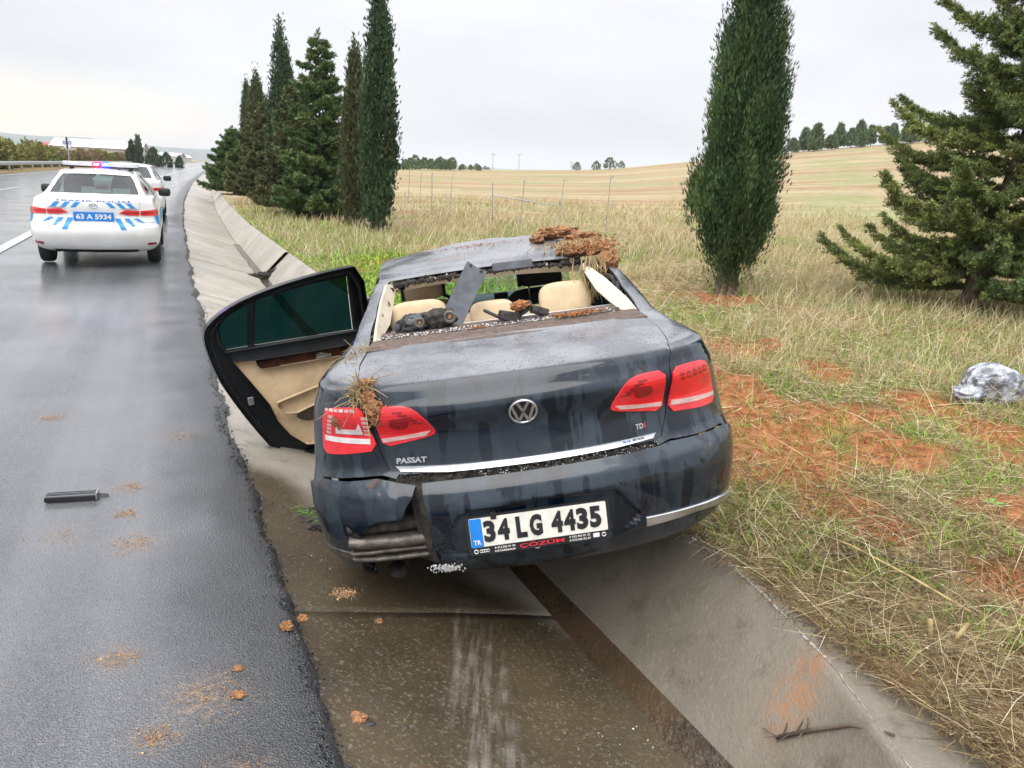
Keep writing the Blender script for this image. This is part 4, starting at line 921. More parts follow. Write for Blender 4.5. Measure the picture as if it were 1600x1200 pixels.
def build_white_car(name, police):
    root = empty(name)
    def PP(n, me, m, par=None): return link(n, me, M[m], par or root)
    def X(x, v): return S2.u_x(x, v)
    def poly(pts): return [(X(x, v), v) for x, v in pts]
    def on(pts, d=.004, sp=.03, th=.006): return patch(poly(pts), S2.off(d), sp, ux=UX, thick=th)
    mir = lambda pts: [(-x, v) for x, v in pts][::-1]
    lidR = [(.50, .70), (.55, .74), (.60, .80), (.62, .90), (.63, 1.0), (.64, 1.05), (.64, 1.25), (.62, 1.385)]
    lidp = mir(lidR)+lidR
    lid = PP('trunk_lid', patch(poly(lidp), S2, .04, ux=UX), 'pwhite')
    bp = [(-.40, .695), (-.55, .70)]+[(-.60, .74)]+[(-.70, .76)]
    ar = [(S2.u_y(.98+.36*math.cos(t), .32+.36*math.sin(t)), .32+.36*math.sin(t)) for t in np.linspace(math.radians(-12), math.radians(192), 16)]
    for s in (1, -1):
        pl = [(X(a+.006, b), b) for a, b in lidR]+[(X(.61, 1.40), 1.40), (X(.565, 1.7), 1.7), (X(.515, 1.95), 1.95), (X(.49, 2.03), 2.03), (1, 2.03), (1, .24), (S2.u_y(1.36, .25), .25)]+ar+[(S2.u_y(.6, .45), .45), (S2.u_y(.56, .60), .60), (.39, .70), (.30, .705), (.255, .70)]
        if s < 0: pl = [(-a, b) for a, b in pl]
        PP('quarter_panel', patch(pl, S2, .04, ux=UX), 'pwhite')
    cb = [(-.50, .69), (-.62, .688), (-.80, .69)]
    u1, u2 = S2.u_y(.6, .44), S2.u_y(.56, .59)
    bl = [(.22, .692), (0, .692), (-.22, .692), (-.32, .696), (-.39, .69), (-u2, .59), (-u1, .44), (-.45, .26), (-.3, .245), (0, .24), (.3, .245), (.45, .26), (u1, .44), (u2, .59), (.39, .69), (.32, .696)]
    bum = PP('rear_bumper', patch(bl, S2.off(.008), .035, ux=UX, thick=.02), 'pwhite')
    PP('lower_valance', patch([(-.30, .235), (.30, .235), (.28, .285), (-.28, .285)], S2.off(.011), .04, ux=UX), 'black', bum)
    for s in (1, -1):
        g = lambda p: p if s > 0 else mir(p)
        t = PP('tail_light', on(g([(.63, .80), (.80, .795), (.865, .80), (.862, .90), (.80, .885), (.635, .87)]), .012, th=.015), 'lens')
        PP('light_band', on(g([(.635, .832), (.86, .838), (.86, .856), (.635, .845)]), .0145, th=.002), 'lens_dark', t)
        t = PP('tail_light', on(g([(.34, .832), (.46, .80), (.61, .80), (.618, .87), (.44, .885), (.37, .85)]), .012, th=.015), 'lens', lid)
        PP('light_band', on(g([(.38, .836), (.61, .828), (.612, .845), (.40, .852)]), .0145, th=.002), 'lens_dark', t)
        PP('chrome_line', on(g([(.36, .890), (.60, .893), (.60, .905), (.42, .905)]), .008, th=.004), 'alloy', lid)
        PP('reflector', on(g([(.70, .355), (.82, .36), (.82, .395), (.70, .39)]), .014, th=.004), 'lens_dark', bum)
    if police:
        for s in (1, -1):
            g = lambda p: p if s > 0 else mir(p)
            for k in range(3):
                x = .16+.135*k; PP('blue_stripe', on(g([(x+.075, .905), (x+.145, .905), (x+.075, .978), (x+.005, .978)]), .003, th=.001), 'pblue', lid)
            for k in range(3):
                x = .33+.125*k; z0 = .585+.05*k; PP('blue_stripe', on(g([(x+.03+.02*k, z0), (x+.10, z0), (x+.02, .752), (x-.055, .752)]), .012, th=.001), 'pblue', bum)
            z = [(.868, .60), (.88, .60)]
            PP('blue_stripe', patch([(s*a, b) for a, b in ([(.42, .66), (.50, .60), (.52, .84), (.44, .86), (.405, .80)][::s])], S2.off(.006), .03, ux=UX, thick=.001), 'pblue', root)
    # plate
    yp = float(S2(np.array([0.]), np.array([.78]))[0, 1])-.012
    pf2 = lambda a, b, z=0: Vector((a, yp-z, .775+b))
    pl = MB().add(*slab(pf2, .54, .13, .012, .008)).build('number_plate', M['plateblue' if police else 'platew'], lid)
    if police: text_on('plate_character', '63 A 5934', lambda a, b: pf2(a, b, .0135), M['whiteink'], pl, .47, .078, .03)
    if police:
        text_on('lettering', 'TRAFİK POLİSİ', lambda a, b: Vector(S2.off(.004)(np.array([X(a, 1.008+b)]), np.array([1.008+b]))[0]), M['blueink'], lid, 1.02, .034, .012)
    yb = float(S2(np.array([0.]), np.array([.935]))[0, 1])-.006
    for a, b, ox, oz in ((.055, .036, 0, 0), (.020, .036, 0, 0), (.036, .015, 0, .017)):
        MB().tube([(ox+a*math.cos(t), yb, .935+oz+b*math.sin(t)) for t in np.linspace(0, 2*math.pi, 29)], .005, 6, False).build('emblem', M['chrome'], lid, True)
    # glass, roof
    gl = [(-.60, 1.41), (.60, 1.41), (.555, 1.7), (.505, 1.95), (.48, 2.02), (-.48, 2.02), (-.505, 1.95), (-.555, 1.7)]
    PP('rear_window', patch(poly(gl), S2.off(-.008), .05, ux=UX, thick=0), 'pglass')
    u_ = np.linspace(-1, 1, 41); rg = S2(u_, 2.15); rows = [S2(u_, v) for v in (2.035, 2.09)]
    for t in np.linspace(0, 1, 14):
        y = rg[:, 1]+(2.72-.1*(rg[:, 0]/.56)**2-rg[:, 1])*t; a = np.abs(rg[:, 0])/.56
        rows.append(np.stack([rg[:, 0], y, rg[:, 2]+(np.interp(y, [1.33, 1.7, 2.1, 2.75], [1.415, 1.445, 1.455, 1.41])-1.415)*(1-.3*a*a)], -1))
    PP('roof', grid_mesh('roof', np.stack(rows)), 'pwhite')
    for x in (-.36, .36):
        cushion('headrest', (x, 1.25, 1.13), (.25, .1, .16), 'fabric', root, n=4); cushion('front_seat', (x, 2.1, 1.0), (.48, .14, .7), 'fabric', root)
    MB().box((0, .95, 1.06), (1.15, .8, .02)).build('parcel_shelf', M['fabric'], root)
    if police:
        MB().box((-.10, .74, 1.13), (.20, .01, .13), Matrix.Rotation(-.5, 3, 'X')).build('paper_notice', M['paper'], root); MB().box((.36, .74, 1.12), (.25, .01, .12), Matrix.Rotation(-.5, 3, 'X')).build('paper_notice', M['paper'], root)
    txx = np.linspace(-1, 1, 15); PP('windscreen', grid_mesh('w', np.stack([np.stack([txx*(.70-.13*k), 3.5-.80*k-.10*txx**2, .99+.43*k-.012*txx**2], -1) for k in np.linspace(0, 1, 6)], 0)), 'pglass')
    cushion('dashboard', (0, 3.0, .9), (1.36, .5, .22), 'interior', root)
    # sides
    sx = lambda z: np.interp(z, [.24, .34, .46, .60, .75, .88, 1.0, 1.06, 1.2, 1.345, 1.42], [.79, .85, .875, .885, .878, .86, .82, .78, .70, .59, .565])
    W = [(1.40, 1.06), (2.30, 1.035), (3.25, 1.01), (2.85, 1.28), (2.62, 1.36), (2.3, 1.375), (1.95, 1.365), (1.66, 1.30)]
    for s in (1, -1):
        def sf(off):
            def f(a, b): a = np.asarray(a, float); b = np.asarray(b, float); return np.stack([s*(sx(b)-np.clip(a-3.75, 0, 1)**2*.25+off), a, b], 1)
            return f
        fp = lambda p: p[::-1] if s < 0 else p
        a2 = [(3.70+.36*math.cos(t), .32+.36*math.sin(t)) for t in np.linspace(math.radians(192), math.radians(-12), 16)]
        PP('side_panel', patch(fp([(1.62, .24), (3.34, .24)]+a2+[(4.1, .3), (4.15, .70), (3.9, .84), (3.4, .96), (3.3, 1.0), (2.72, 1.405), (2.3, 1.42), (1.62, 1.395)]), sf(0), .06, [fp(W)]), 'pwhite')
        PP('side_window', patch(fp(W), sf(-.01), .06, thick=0), 'dglass')
        PP('window_pillar', patch(fp([(2.26, 1.04), (2.33, 1.04), (2.33, 1.375), (2.26, 1.375)]), sf(-.004), .06), 'black')
        if police: PP('blue_stripe', patch(fp([(1.65, .62), (3.3, .62), (3.3, .80), (1.65, .80)]), sf(.003), .08, thick=.001), 'pblue')
        mi = MB().box((s*.95, 3.02, 1.06), (.21, .11, .15)).build('wing_mirror', M['black'], root, bevel=.05)
        wheel(root, s*.765, .98, .315, .315, .205, s); wheel(root, s*.765, 3.68, .315, .315, .205, s)
    fr2 = np.stack([np.stack([np.sign(ph)*w*np.abs(np.sin(ph))**.85, 4.10+d*np.cos(ph)**.8, 0*ph+z], -1) for z, w, d in ((.22, .74, .38), (.32, .80, .46), (.50, .83, .47), (.66, .83, .45), (.76, .80, .40))], 0); PP('front_bumper', grid_mesh('front_bumper', fr2), 'pwhite')
    PP('bonnet', grid_mesh('bonnet', np.stack([np.stack([hx*w, y-.16*hx**2*k, z-.05*hx**2], -1) for y, z, w, k in ((3.42, 1.0, .76, .4), (3.8, .95, .78, .5), (4.2, .86, .78, 1.0), (4.46, .77, .76, 1.4))], 0)[::-1]), 'pwhite')
    MB().box((0, 2.2, .30), (1.25, 3.6, .12)).box((0, .36, .48), (1.3, .14, .28)).build('underbody', M['dark'], root)
    MB().tube([(-.52, .2, .26), (-.52, .5, .27)], .028, 12, False).build('exhaust_pipe', M['beam'], root, True)
    if police:
        lb = empty('light_bar'); lb.parent = root
        MB().box((0, 2.15, 1.472), (1.14, .22, .025)).build('bar_base', M['black'], lb, bevel=.01)
        for k, (x0, x1, m) in enumerate(((-.575, -.13, 'clearbar'), (-.125, -.003, 'redlamp'), (.003, .125, 'bluelamp'), (.13, .575, 'clearbar'))):
            MB().box(((x0+x1)/2, 2.15, 1.518), (x1-x0, .24, .066)).build('bar_module', M[m], lb, bevel=.014)
        for x in (-.07, .07): MB().box((x, 2.026, 1.515), (.07, .012, .022)).build('flash_tube', M['hotlamp'], lb, bevel=.003)
        for x in (-.45, .45): MB().box((x, 2.15, 1.448), (.06, .1, .05)).build('bar_foot', M['black'], lb)
        MB().tube([(.30, 1.55, 1.445), (.30, 1.55, 1.475), (.38, 1.5, 1.478)], .016, 8).build('antenna', M['black'], root)
        MB().tube([(.52, 1.42, 1.40), (.40, 1.48, 1.468)], .008, 6).build('camera_cable', M['black'], root)
    return root
police = build_white_car('police_car', True); police.matrix_world = pose(-6.16, 11.25, .004, 23.6, 0, 0) @ Matrix.Scale(.965, 4)
tag(police, 'white traffic police sedan with blue stripes and lit red and blue roof lights', 'car')
car2 = build_white_car('parked_car', False); car2.matrix_world = pose(-9.95, 19.75, .004, 23.6, 0, 0)
tag(car2, 'plain white sedan standing on the shoulder ahead of the police car', 'car')
# ================================================================== trees
def tris_spray(C, D, L, W, col, jitter=.25, n=3):
    """fans of slim pointed leaflets at C (n,3) along D with length L, width W; returns V,F,col"""
    N = len(C); out = []; cols = []
    for k in range(n):
        d = D+RNG.normal(0, jitter, (N, 3)); d /= np.linalg.norm(d, axis=1)[:, None]
        s = np.cross(d, RNG.normal(size=(N, 3))); s /= np.linalg.norm(s, axis=1)[:, None]
        l = (L*RNG.uniform(.7, 1.25, N))[:, None]; w = (W*RNG.uniform(.7, 1.3, N))[:, None]
        b = C+RNG.normal(0, 1, (N, 3))*W*.4
        out.append(np.stack([b-s*w*.25, b+d*l*.45+s*w*.5, b+d*l, b+d*l*.4-s*w*.5], 1)); cols.append(np.repeat(np.clip(col*RNG.uniform(.75, 1.3, (N, 1)), 0, 1)[:, None], 4, 1))
    V = np.concatenate(out).reshape(-1, 3); F = np.arange(len(V)).reshape(-1, 4); return V, F, np.concatenate(cols).reshape(-1, 3)
GREENS = [np.array(c) for c in ((.030, .062, .026), (.042, .080, .028), (.060, .105, .034), (.085, .125, .045))]
def clumpcol(n, palette, wts=None):
    i = RNG.choice(len(palette), n, p=wts); return np.array(palette)[i]*RNG.uniform(.8, 1.25, (n, 1))
def trunk_mesh(pts, rs, n=9):
    mb = MB(); mb.tube(pts, rs, n, False); return mb
def cypress(name, loc, H, prof, nclump, per, L, W, base=.0, lean=(0, 0), pal=None, seed=1, stems=1, lumpy=.26):
    """prof: list of (height fraction, radius)"""
    global RNG
    keep = RNG; RNG = np.random.default_rng(seed)
    root = empty(name, loc=loc); hs = np.array([p[0] for p in prof])*H; rr = np.array([p[1] for p in prof])
    pr = np.interp(np.linspace(0, H, 400), hs, rr)+.02; cdf = np.cumsum(pr); cdf /= cdf[-1]
    z = np.interp(RNG.random(nclump), cdf, np.linspace(0, H, 400))+.03*min(H, 8); th = RNG.uniform(0, 2*np.pi, nclump); lum = 1+lumpy*(fbm(th*1.9, z*2.2, seed)-.5)*2+RNG.normal(0, .05, nclump)
    r = np.interp(z, hs, rr)*lum*np.where(RNG.random(nclump) < .8, RNG.uniform(.78, 1.03, nclump), RNG.uniform(.3, .8, nclump))
    str_ = RNG.random(nclump) < .06; r = np.where(str_, r*RNG.uniform(1.05, 1.30, nclump), r)
    voids = fbm(th*2.6, z*3.0, seed+9) < .30; r = np.where(voids, r*.55, r)
    cc = clumpcol(nclump, pal or GREENS)*RNG.uniform(.7, 1.3, (nclump, 1))
    ax = np.stack([lean[0]*z/H, lean[1]*z/H], 1)
    C0 = np.stack([np.cos(th)*r+ax[:, 0], np.sin(th)*r+ax[:, 1], z], 1); D0 = np.stack([np.cos(th)*.35, np.sin(th)*.35, np.ones(nclump)], 1)
    dead = RNG.random(nclump) < .015; cc[dead] = np.array([.11, .085, .05])
    C = np.repeat(C0, per, 0)+RNG.normal(0, 1, (nclump*per, 3))*np.array([.045, .045, .17])*min(L, .12)/.075; D = np.repeat(D0, per, 0)+RNG.normal(0, .22, (nclump*per, 3)); D /= np.linalg.norm(D, axis=1)[:, None]
    V, F, col = tris_spray(C, D, L, W, np.repeat(cc, per, 0), .17)
    link('crown', np_mesh('crown', V, F, False, dict(Col=col)), M['leaf'], root)
    mb = MB()
    for k in range(stems):
        ox = (k-(stems-1)/2)*.13; mb.tube([(ox, 0, -.15), (ox*.9, 0, .3), (ox*.4+lean[0]*.3, lean[1]*.3, H*.35), (lean[0]*.8, lean[1]*.8, H*.85)], [.012*H+.02, .011*H+.015, .008*H, .003*H], 9, False)
    mb.build('trunk', M['bark'], root, True); RNG = keep
    return root
def conifer(name, loc, H, rad, nb, L, W, pal, seed, z0=.25, droop=.1, upturn=.25, lean=(0, 0), step=.05, dens=3, narrow=1.1, irregular=.25):
    """trunk with side branches that carry upright tufts"""
    global RNG
    keep = RNG; RNG = np.random.default_rng(seed); root = empty(name, loc=loc); mb = MB(); Cs = []; Ds = []; Cc = []
    for b in range(nb):
        f = (b+.5)/nb; z = z0+(H-z0)*f**1.05*.97; R = rad*(1-f)**narrow*RNG.uniform(1-irregular, 1+irregular)+.12; a = b*2.399+RNG.uniform(-.4, .4)
        d = np.array([math.cos(a), math.sin(a), 0]); up = RNG.uniform(-.05, .35)*(1 if f > .3 else .5); base = np.array([lean[0]*z/H, lean[1]*z/H, z]); bc = clumpcol(1, pal)[0]
        n = max(4, int(R/.10)); t = np.linspace(0, 1, n); side = np.array([-d[1], d[0], 0])*RNG.uniform(-.2, .2)
        pts = base+np.outer(t*R, d)+np.outer(t**2*R, side)+np.outer(R*(up*t-droop*t*(1-t)*2+upturn*t**3*.5), [0, 0, 1])
        mb.tube([tuple(p) for p in pts], [.007+.011*R*(1-q) for q in t], 5, False)
        # side twigs
        nt = max(3, int(1.35*R/step)); 
        for k in range(nt):
            q = RNG.uniform(.03, 1)**.85; i = min(int(q*(n-1)), n-2); p = pts[i]+(pts[i+1]-pts[i])*(q*(n-1)-i); sg = RNG.choice([-1, 1]); tl = (.34*R*(1-q)+.10)*RNG.uniform(.5, 1.1)
            td = d*.75+sg*np.array([-d[1], d[0], 0])*RNG.uniform(.3, 1.0)+np.array([0, 0, RNG.uniform(-.15, .5)]); td /= np.linalg.norm(td); m = max(2, int(tl/.05)*dens)
            w = RNG.random(m); Cs.append(p+np.outer(w*tl, td)+RNG.normal(0, .012, (m, 3))); Ds.append(td*.7+np.array([0, 0, .55])+RNG.normal(0, .45, (m, 3))); Cc.append(np.repeat(((bc*.5+clumpcol(1, pal)[0]*.5)*RNG.uniform(.75, 1.3))[None], m, 0)*(1+.45*w[:, None]))
    # leader
    m = 40; zz = RNG.uniform(H*.86, H*1.02, m); Cs.append(np.stack([lean[0]*zz/H+RNG.normal(0, .03, m), lean[1]*zz/H+RNG.normal(0, .03, m), zz], 1)); Ds.append(np.tile([0, 0, 1.], (m, 1))+RNG.normal(0, .3, (m, 3))); Cc.append(clumpcol(m, pal))
    C = np.concatenate(Cs); D = np.concatenate(Ds); D /= np.linalg.norm(D, axis=1)[:, None]
    V, F, col = tris_spray(C, D, L, W, np.concatenate(Cc), .55, 4)
    link('crown', np_mesh('crown', V, F, False, dict(Col=col)), M['leaf'], root)
    mb.build('branches', M['bark'], root, True)
    MB().tube([(0, 0, -.15), (0, 0, .3), (lean[0]*.5, lean[1]*.5, H*.5), (lean[0], lean[1], H*.98)], [.012*H+.03, .011*H+.018, .008*H, .004], 10, False).build('trunk', M['bark'], root, True); RNG = keep
    return root
def gz(x, y): return float(ground_z(np.array([x]), np.array([y]))[0])
# near cypress right of the wreck
x, y = 2.92, 10.75
tag(cypress('cypress_tree', (x, y, gz(x, y)), 7.2, [(0, .0), (.02, .02), (.035, .13), (.07, .24), (.10, .30), (.135, .44), (.195, .54), (.30, .46), (.43, .31), (.56, .22), (.83, .10), (1, .02)], 900, 74, .070, .011, seed=11, lean=(-.10, 0), pal=GREENS, stems=2, lumpy=.75),
    'broad dense cypress with short bare trunk standing in the dry grass right of the wreck', 'tree')
# fir at the right edge
x, y = 5.85, 9.95
FIR = [np.array(c) for c in ((.100, .135, .045), (.140, .170, .052), (.180, .200, .062), (.070, .105, .042))]
tag(conifer('fir_tree', (x, y, gz(x, y)), 7.0, 1.45, 104, .050, .012, FIR, 23, .20, .14, .40, lean=(1.05, .1), step=.016, dens=6, narrow=.42, irregular=.36), 'open branched fir with leaning trunk and long bare lower limbs', 'tree')
# row along the channel
B1 = [np.array(c) for c in ((.034, .064, .032), (.048, .084, .038), (.064, .102, .044))]; B2 = [np.array(c) for c in ((.080, .090, .038), (.100, .105, .042), (.060, .078, .034))]; B3 = [np.array(c) for c in ((.050, .095, .032), (.075, .12, .040), (.105, .135, .050))]
cprof = lambda w: [(0, .08*w), (.06, .35*w), (.15, .8*w), (.35, 1.0*w), (.6, .85*w), (.85, .45*w), (1, .04)]
for nm, px, py, H, w, pal, sd, lab, st in (
    ('cypress_tree', -3.47, 19.1, 5.35, .37, B1, 31, 'tall slender dark cypress at the near end of the roadside row', 2),
    ('cypress_tree', -4.27, 20.2, 3.95, .27, B2, 32, 'thin brownish cypress between the slender dark cypress and the bushy firs', 1),
    ('cypress_tree', -8.5, 28.2, 5.9, .46, B1, 33, 'tall dark cypress rising behind the bushy firs of the row', 1),
    ('cypress_tree', -11.3, 34.0, 4.8, .55, B2, 34, 'rusty green cypress past the bushy firs of the row', 1),
    ('cypress_tree', -14.5, 42.0, 5.2, .34, B1, 35, 'narrow dark cypress spire near the far end of the row', 1)):
    tag(cypress(nm, (px, py, gz(px, py)), H, cprof(w), 520, 26, .10, .030, seed=sd, pal=pal, stems=st), lab, 'tree')
for px, py, H, R_, pal, sd, lab in ((-5.97, 23.4, 5.15, 1.35, B3, 41, 'pointed green fir with drooping layers in the roadside row'),
    (-7.1, 25.0, 3.9, 1.35, B2, 42, 'bushy olive fir left of the pointed green fir'),
    (-9.9, 31.0, 3.8, 1.5, B2, 43, 'brown tinged bushy fir in the middle of the row'),
    (-14.6, 40.0, 3.2, 1.45, B3, 44, 'bright green spreading pine at the far end of the row'),
    (-17.4, 47.0, 2.7, 1.3, B3, 45, 'low green pine closing the row beside the channel')):
    tag(conifer('fir_tree', (px, py, gz(px, py)), H, R_, 70, .12, .034, pal, sd, .15, .12, .2, step=.030, dens=4, narrow=.75), lab, 'tree')
# small trees along the crest of the hill and in the field
def small_tree(seed, H, R_, pal, n=420):
    global RNG
    keep = RNG; RNG = np.random.default_rng(seed); root = empty('hill_tree'); z = RNG.uniform(.12, 1, n)**1.1; rr = R_*np.sin(np.clip(1.06-z, 0, 1)*2.2)*RNG.uniform(.5, 1.05, n); th = RNG.uniform(0, 6.28, n)
    C = np.stack([rr*np.cos(th)+.15*z, rr*np.sin(th), z*H], 1); D = np.stack([np.cos(th)*.4, np.sin(th)*.4, np.ones(n)], 1)+RNG.normal(0, .3, (n, 3)); D /= np.linalg.norm(D, axis=1)[:, None]
    V, F, col = tris_spray(C, D, .42*H/2.4, .15*H/2.4, clumpcol(n, pal)); link('crown', np_mesh('crown', V, F, False, dict(Col=col)), M['leaf'], root)
    MB().tube([(0, 0, -.3), (0, 0, H*.4), (.1, 0, H*.8)], [.07, .05, .02], 6, False).build('trunk', M['bark'], root); RNG = keep; return root
HP = [np.array(c) for c in ((.12, .17, .09), (.10, .15, .075), (.15, .19, .11))]  # far crown greens, lightened so the colour itself carries distance haze
protos = [small_tree(60+k, 2.4, .62+.12*k, HP) for k in range(4)]; bushes = [small_tree(70+k, 1.1, .65, HP, 200) for k in range(2)]
rr = random.Random(5); used = set()
def place(ps, x, y, sc, lab, grp):
    k = rr.randrange(len(ps)); p = ps[k]
    o = p if id(p) not in used else copy_tree(p); used.add(id(p))
    o.location = (x, y, gz(x, y)-.05); o.rotation_euler = (0, 0, rr.uniform(0, 6.28)); o.scale = (sc, sc, sc*rr.uniform(.85, 1.15)); tag(o, lab, 'tree', grp)
for k in range(34): place(protos, 31.5+k*.80+rr.uniform(-.3, .3), 99+rr.uniform(-3, 4), rr.uniform(.65, 1.12), 'small young pine planted along the crest of the stubble hill', 'young pines along the hill crest')
for k in range(46): place(bushes, -15.2+k*.235+rr.uniform(-.12, .12), 96+rr.uniform(-4, 10), rr.uniform(.55, 1.25)*(1 if k < 30 else .55), 'low green tree on the far edge of the flat field', 'low trees at the far field edge')
for x, y, s in ((6.4, 97, .8), (8.9, 97, .9), (10.5, 97, 1.3), (12.0, 98, .7)): place(bushes, x, y, s, 'low green tree on the far edge of the flat field', 'low trees at the far field edge')
for b in protos+bushes:
    if id(b) not in used: 
        for c in list(b.children): bpy.data.objects.remove(c)
        bpy.data.objects.remove(b)
# ---- left side : hedge shrubs, guard rail, signs, buildings
HG = [np.array(c) for c in ((.15, .18, .04), (.20, .20, .05), (.12, .16, .035), (.24, .19, .06))]; HR = [np.array(c) for c in ((.24, .15, .09), (.20, .15, .07), (.15, .14, .045))]
def shrub(seed, pal, n=1500):
    global RNG
    keep = RNG; RNG = np.random.default_rng(seed); root = empty('median_shrub'); u = RNG.normal(size=(n, 3)); u /= np.linalg.norm(u, axis=1)[:, None]; u[:, 2] = np.abs(u[:, 2]); r = RNG.uniform(.55, 1.0, n)*(1+.3*(fbm(u[:, 0]*3, u[:, 1]*3+u[:, 2]*3, seed)-.5)*2)
    C = u*r[:, None]*np.array([1.1, 1.1, 1.5]); C[:, 2] += .1; V, F, col = tris_spray(C, u*.6+np.array([0, 0, .5]), .20, .085, clumpcol(n, pal), .5, 3)
    link('foliage', np_mesh('foliage', V, F, False, dict(Col=col)), M['leaf'], root)
    mb = MB()
    for k in range(5): mb.tube([(0, 0, -.1), (math.cos(k*1.3)*.4, math.sin(k*1.3)*.4, 1.0)], [.03, .01], 5, False)
    mb.build('stem', M['bark'], root); RNG = keep; return root
sh_ = [shrub(80, HG), shrub(81, HG), shrub(82, HR)]; us2 = set()
for k in range(44):
    y = 24+k*2.6+max(0, k-16)**1.55*.55; h = np.interp(y, [24, 52, 60, 72, 110, 260], [2.9, 3.2, 2.9, 2.25, 2.1, 2.0])*rr.uniform(.85, 1.12)
    rs_ = 2 if (y > 66 and rr.random() < .4) else rr.randrange(2); p = sh_[rs_]; o = p if rs_ not in us2 else copy_tree(p); us2.add(rs_)
    o.location = (float(EX(y))-17.2+rr.uniform(-.3, .3), y, .05); o.rotation_euler = (0, 0, rr.uniform(0, 6.28)); s = h/1.35; o.scale = (s*.9, s*.9, s*.85)
    tag(o, 'russet shrub in the median hedge behind the guard rail' if rs_ == 2 else 'yellow green shrub in the median hedge behind the guard rail', 'shrub', 'russet hedge shrubs' if rs_ == 2 else 'green hedge shrubs')
gr = empty('guard_rail', loc=(float(EX(50.))-14.3, 50, 0)); tag(gr, 'galvanised steel guard rail along the median beyond the road', 'guard rail'); gi = gr.matrix_world.inverted() if False else Matrix.Translation((-(float(EX(50.))-14.3), -50, 0))
yy = np.concatenate([np.arange(16, 90, 2), geo(92, 330, 3, 1.06)]); prf = [(0, .50), (.05, .53), (.0, .60), (.05, .67), (.05, .72), (0, .80), (-.01, .80), (-.01, .50)]
Pr = np.stack([np.stack([EX(yy)-14.3+a, yy, 0*yy+b], -1) for a, b in prf], 1); me = grid_mesh('rail', Pr); me.transform(gi); link('rail', me, M['steel'], gr)
pm = MB().box((0, 0, .38), (.10, .14, .80)); pm_o = pm.build('post', M['steel'], gr)
for k, y in enumerate(np.arange(18, 130, 4.0)):
    o = pm_o if k == 0 else pm_o.copy()
    if k: COL.objects.link(o)
    o.location = (float(EX(y))-14.45-(float(EX(50.))-14.3), y-50, 0)
def sign(x, y, z, r, lab):
    o = empty('road_sign', loc=(x, y, 0)); MB().lathe([(-.01, 0), (-.012, r), (.012, r), (.01, 0)], (0, 0, z), 'y', 28).build('sign_plate', M['whiteink'], o)
    MB().box((0, -.03, z), (r*.28, .03, r*2.1)).build('sign_bracket', M['ink'], o); MB().tube([(0, .04, -.1), (0, .04, z)], .035, 8).build('pole', M['steel'], o)
    for s in (-1, 1): MB().add(*disc(lambda a, b, q=0: Vector((s*r*.52+a, -.02-q, z+b)), r*.18, r*.30, 0, .004, 16)).build('sign_symbol', M['blueink'], o)
    tag(o, lab, 'sign'); return o
sign(-34.35, 60, 2.38, .40, 'round white road sign standing in the hedge by the warehouse'); sign(-39.42, 104, 1.05, .62, 'round white road sign beside the channel at the far end of the tree row')
def warehouse(name, cx, cy, L, D, h, hr, rz, wm, rm, lab, wins=0):
    o = empty(name, loc=(cx, cy, -.5), rz=rz); MB().add([(-L/2, -D/2, 0), (L/2, -D/2, 0), (L/2, D/2, 0), (-L/2, D/2, 0), (-L/2, -D/2, h), (L/2, -D/2, h), (L/2, D/2, h), (-L/2, D/2, h), (-L/2, 0, h+hr), (L/2, 0, h+hr)], [(0, 1, 5, 4), (1, 2, 6, 9, 5), (2, 3, 7, 6), (3, 0, 4, 8, 7)]).build('wall', wm, o)
    e = .4; MB().add([(-L/2-e, -D/2-e, h-.1), (L/2+e, -D/2-e, h-.1), (L/2+e, 0, h+hr+.1), (-L/2-e, 0, h+hr+.1), (L/2+e, D/2+e, h-.1), (-L/2-e, D/2+e, h-.1)], [(0, 1, 2, 3), (3, 2, 4, 5)]).build('roof', rm, o)
    for k in range(wins): MB().box((-L/2+L*(k+.5)/wins, -D/2-.03, h*.62), (L/wins*.3, .08, h*.22)).build('window', M['dark'], o)
    for s in (-1, 1): MB().box((L/2+.06, s*D*.2, h*.9+hr*.2), (.08, D*.12, .5)).build('gable_vent', M['dark'], o)
    tag(o, lab, 'building'); return o
WW = simple('warehouse_wall', (.52, .50, .47), .8, var=.08, scale=.5); WR = simple('warehouse_roof', (.66, .66, .67), .5, var=.05, scale=.5); RRm = simple('red_roof', (.45, .07, .06), .7, var=.1)
warehouse('warehouse', -88.0, 166, 16.5, 7.5, 3.6, 1.4, math.radians(14), WW, WR, 'long white roofed warehouse beyond the hedge', 5)
warehouse('shed', -123, 204, 4.2, 4, 3.6, .8, math.radians(10), WW, RRm, 'small building with red roof beyond the hedge', 3)
for k, (x, y, s) in enumerate(((-150, 330, 1.2), (-128, 380, 1.1), (-118, 420, 1.4), (-190, 430, 1.3))):
    warehouse('farm_building', x, y, 14*s, 8, 3.2, 1.2, .3*k, WW, WR, 'low pale farm building far out on the plain', 0)['group'] = 'far farm buildings'
tag(cypress('cypress_tree', (-72.5, 150, -.5), 5.5, cprof(.62), 160, 6, .5, .16, seed=91, pal=B1), 'lone dark cypress beside the gable of the warehouse', 'tree')
tag(conifer('fir_tree', (-74.3, 151, -.5), 4.9, 1.7, 30, .45, .14, B1, 92), 'dark fir beside the lone cypress at the warehouse', 'tree')
for k, (x, y, h, r) in enumerate(((-69.9, 150, 3.5, 1.3), (-67.9, 151, 2.8, 1.2), (-66.3, 153, 2.4, .7))):
    o = small_tree(95+k, h, r, B1, 260); o.name = 'far_tree'; o.location = (x, y, -.4); tag(o, ['largest of three round dark trees right of the warehouse', 'middle sized round dark tree between its two neighbours right of the warehouse', 'smallest of three round dark trees right of the warehouse'][k], 'tree', 'round trees right of the warehouse')
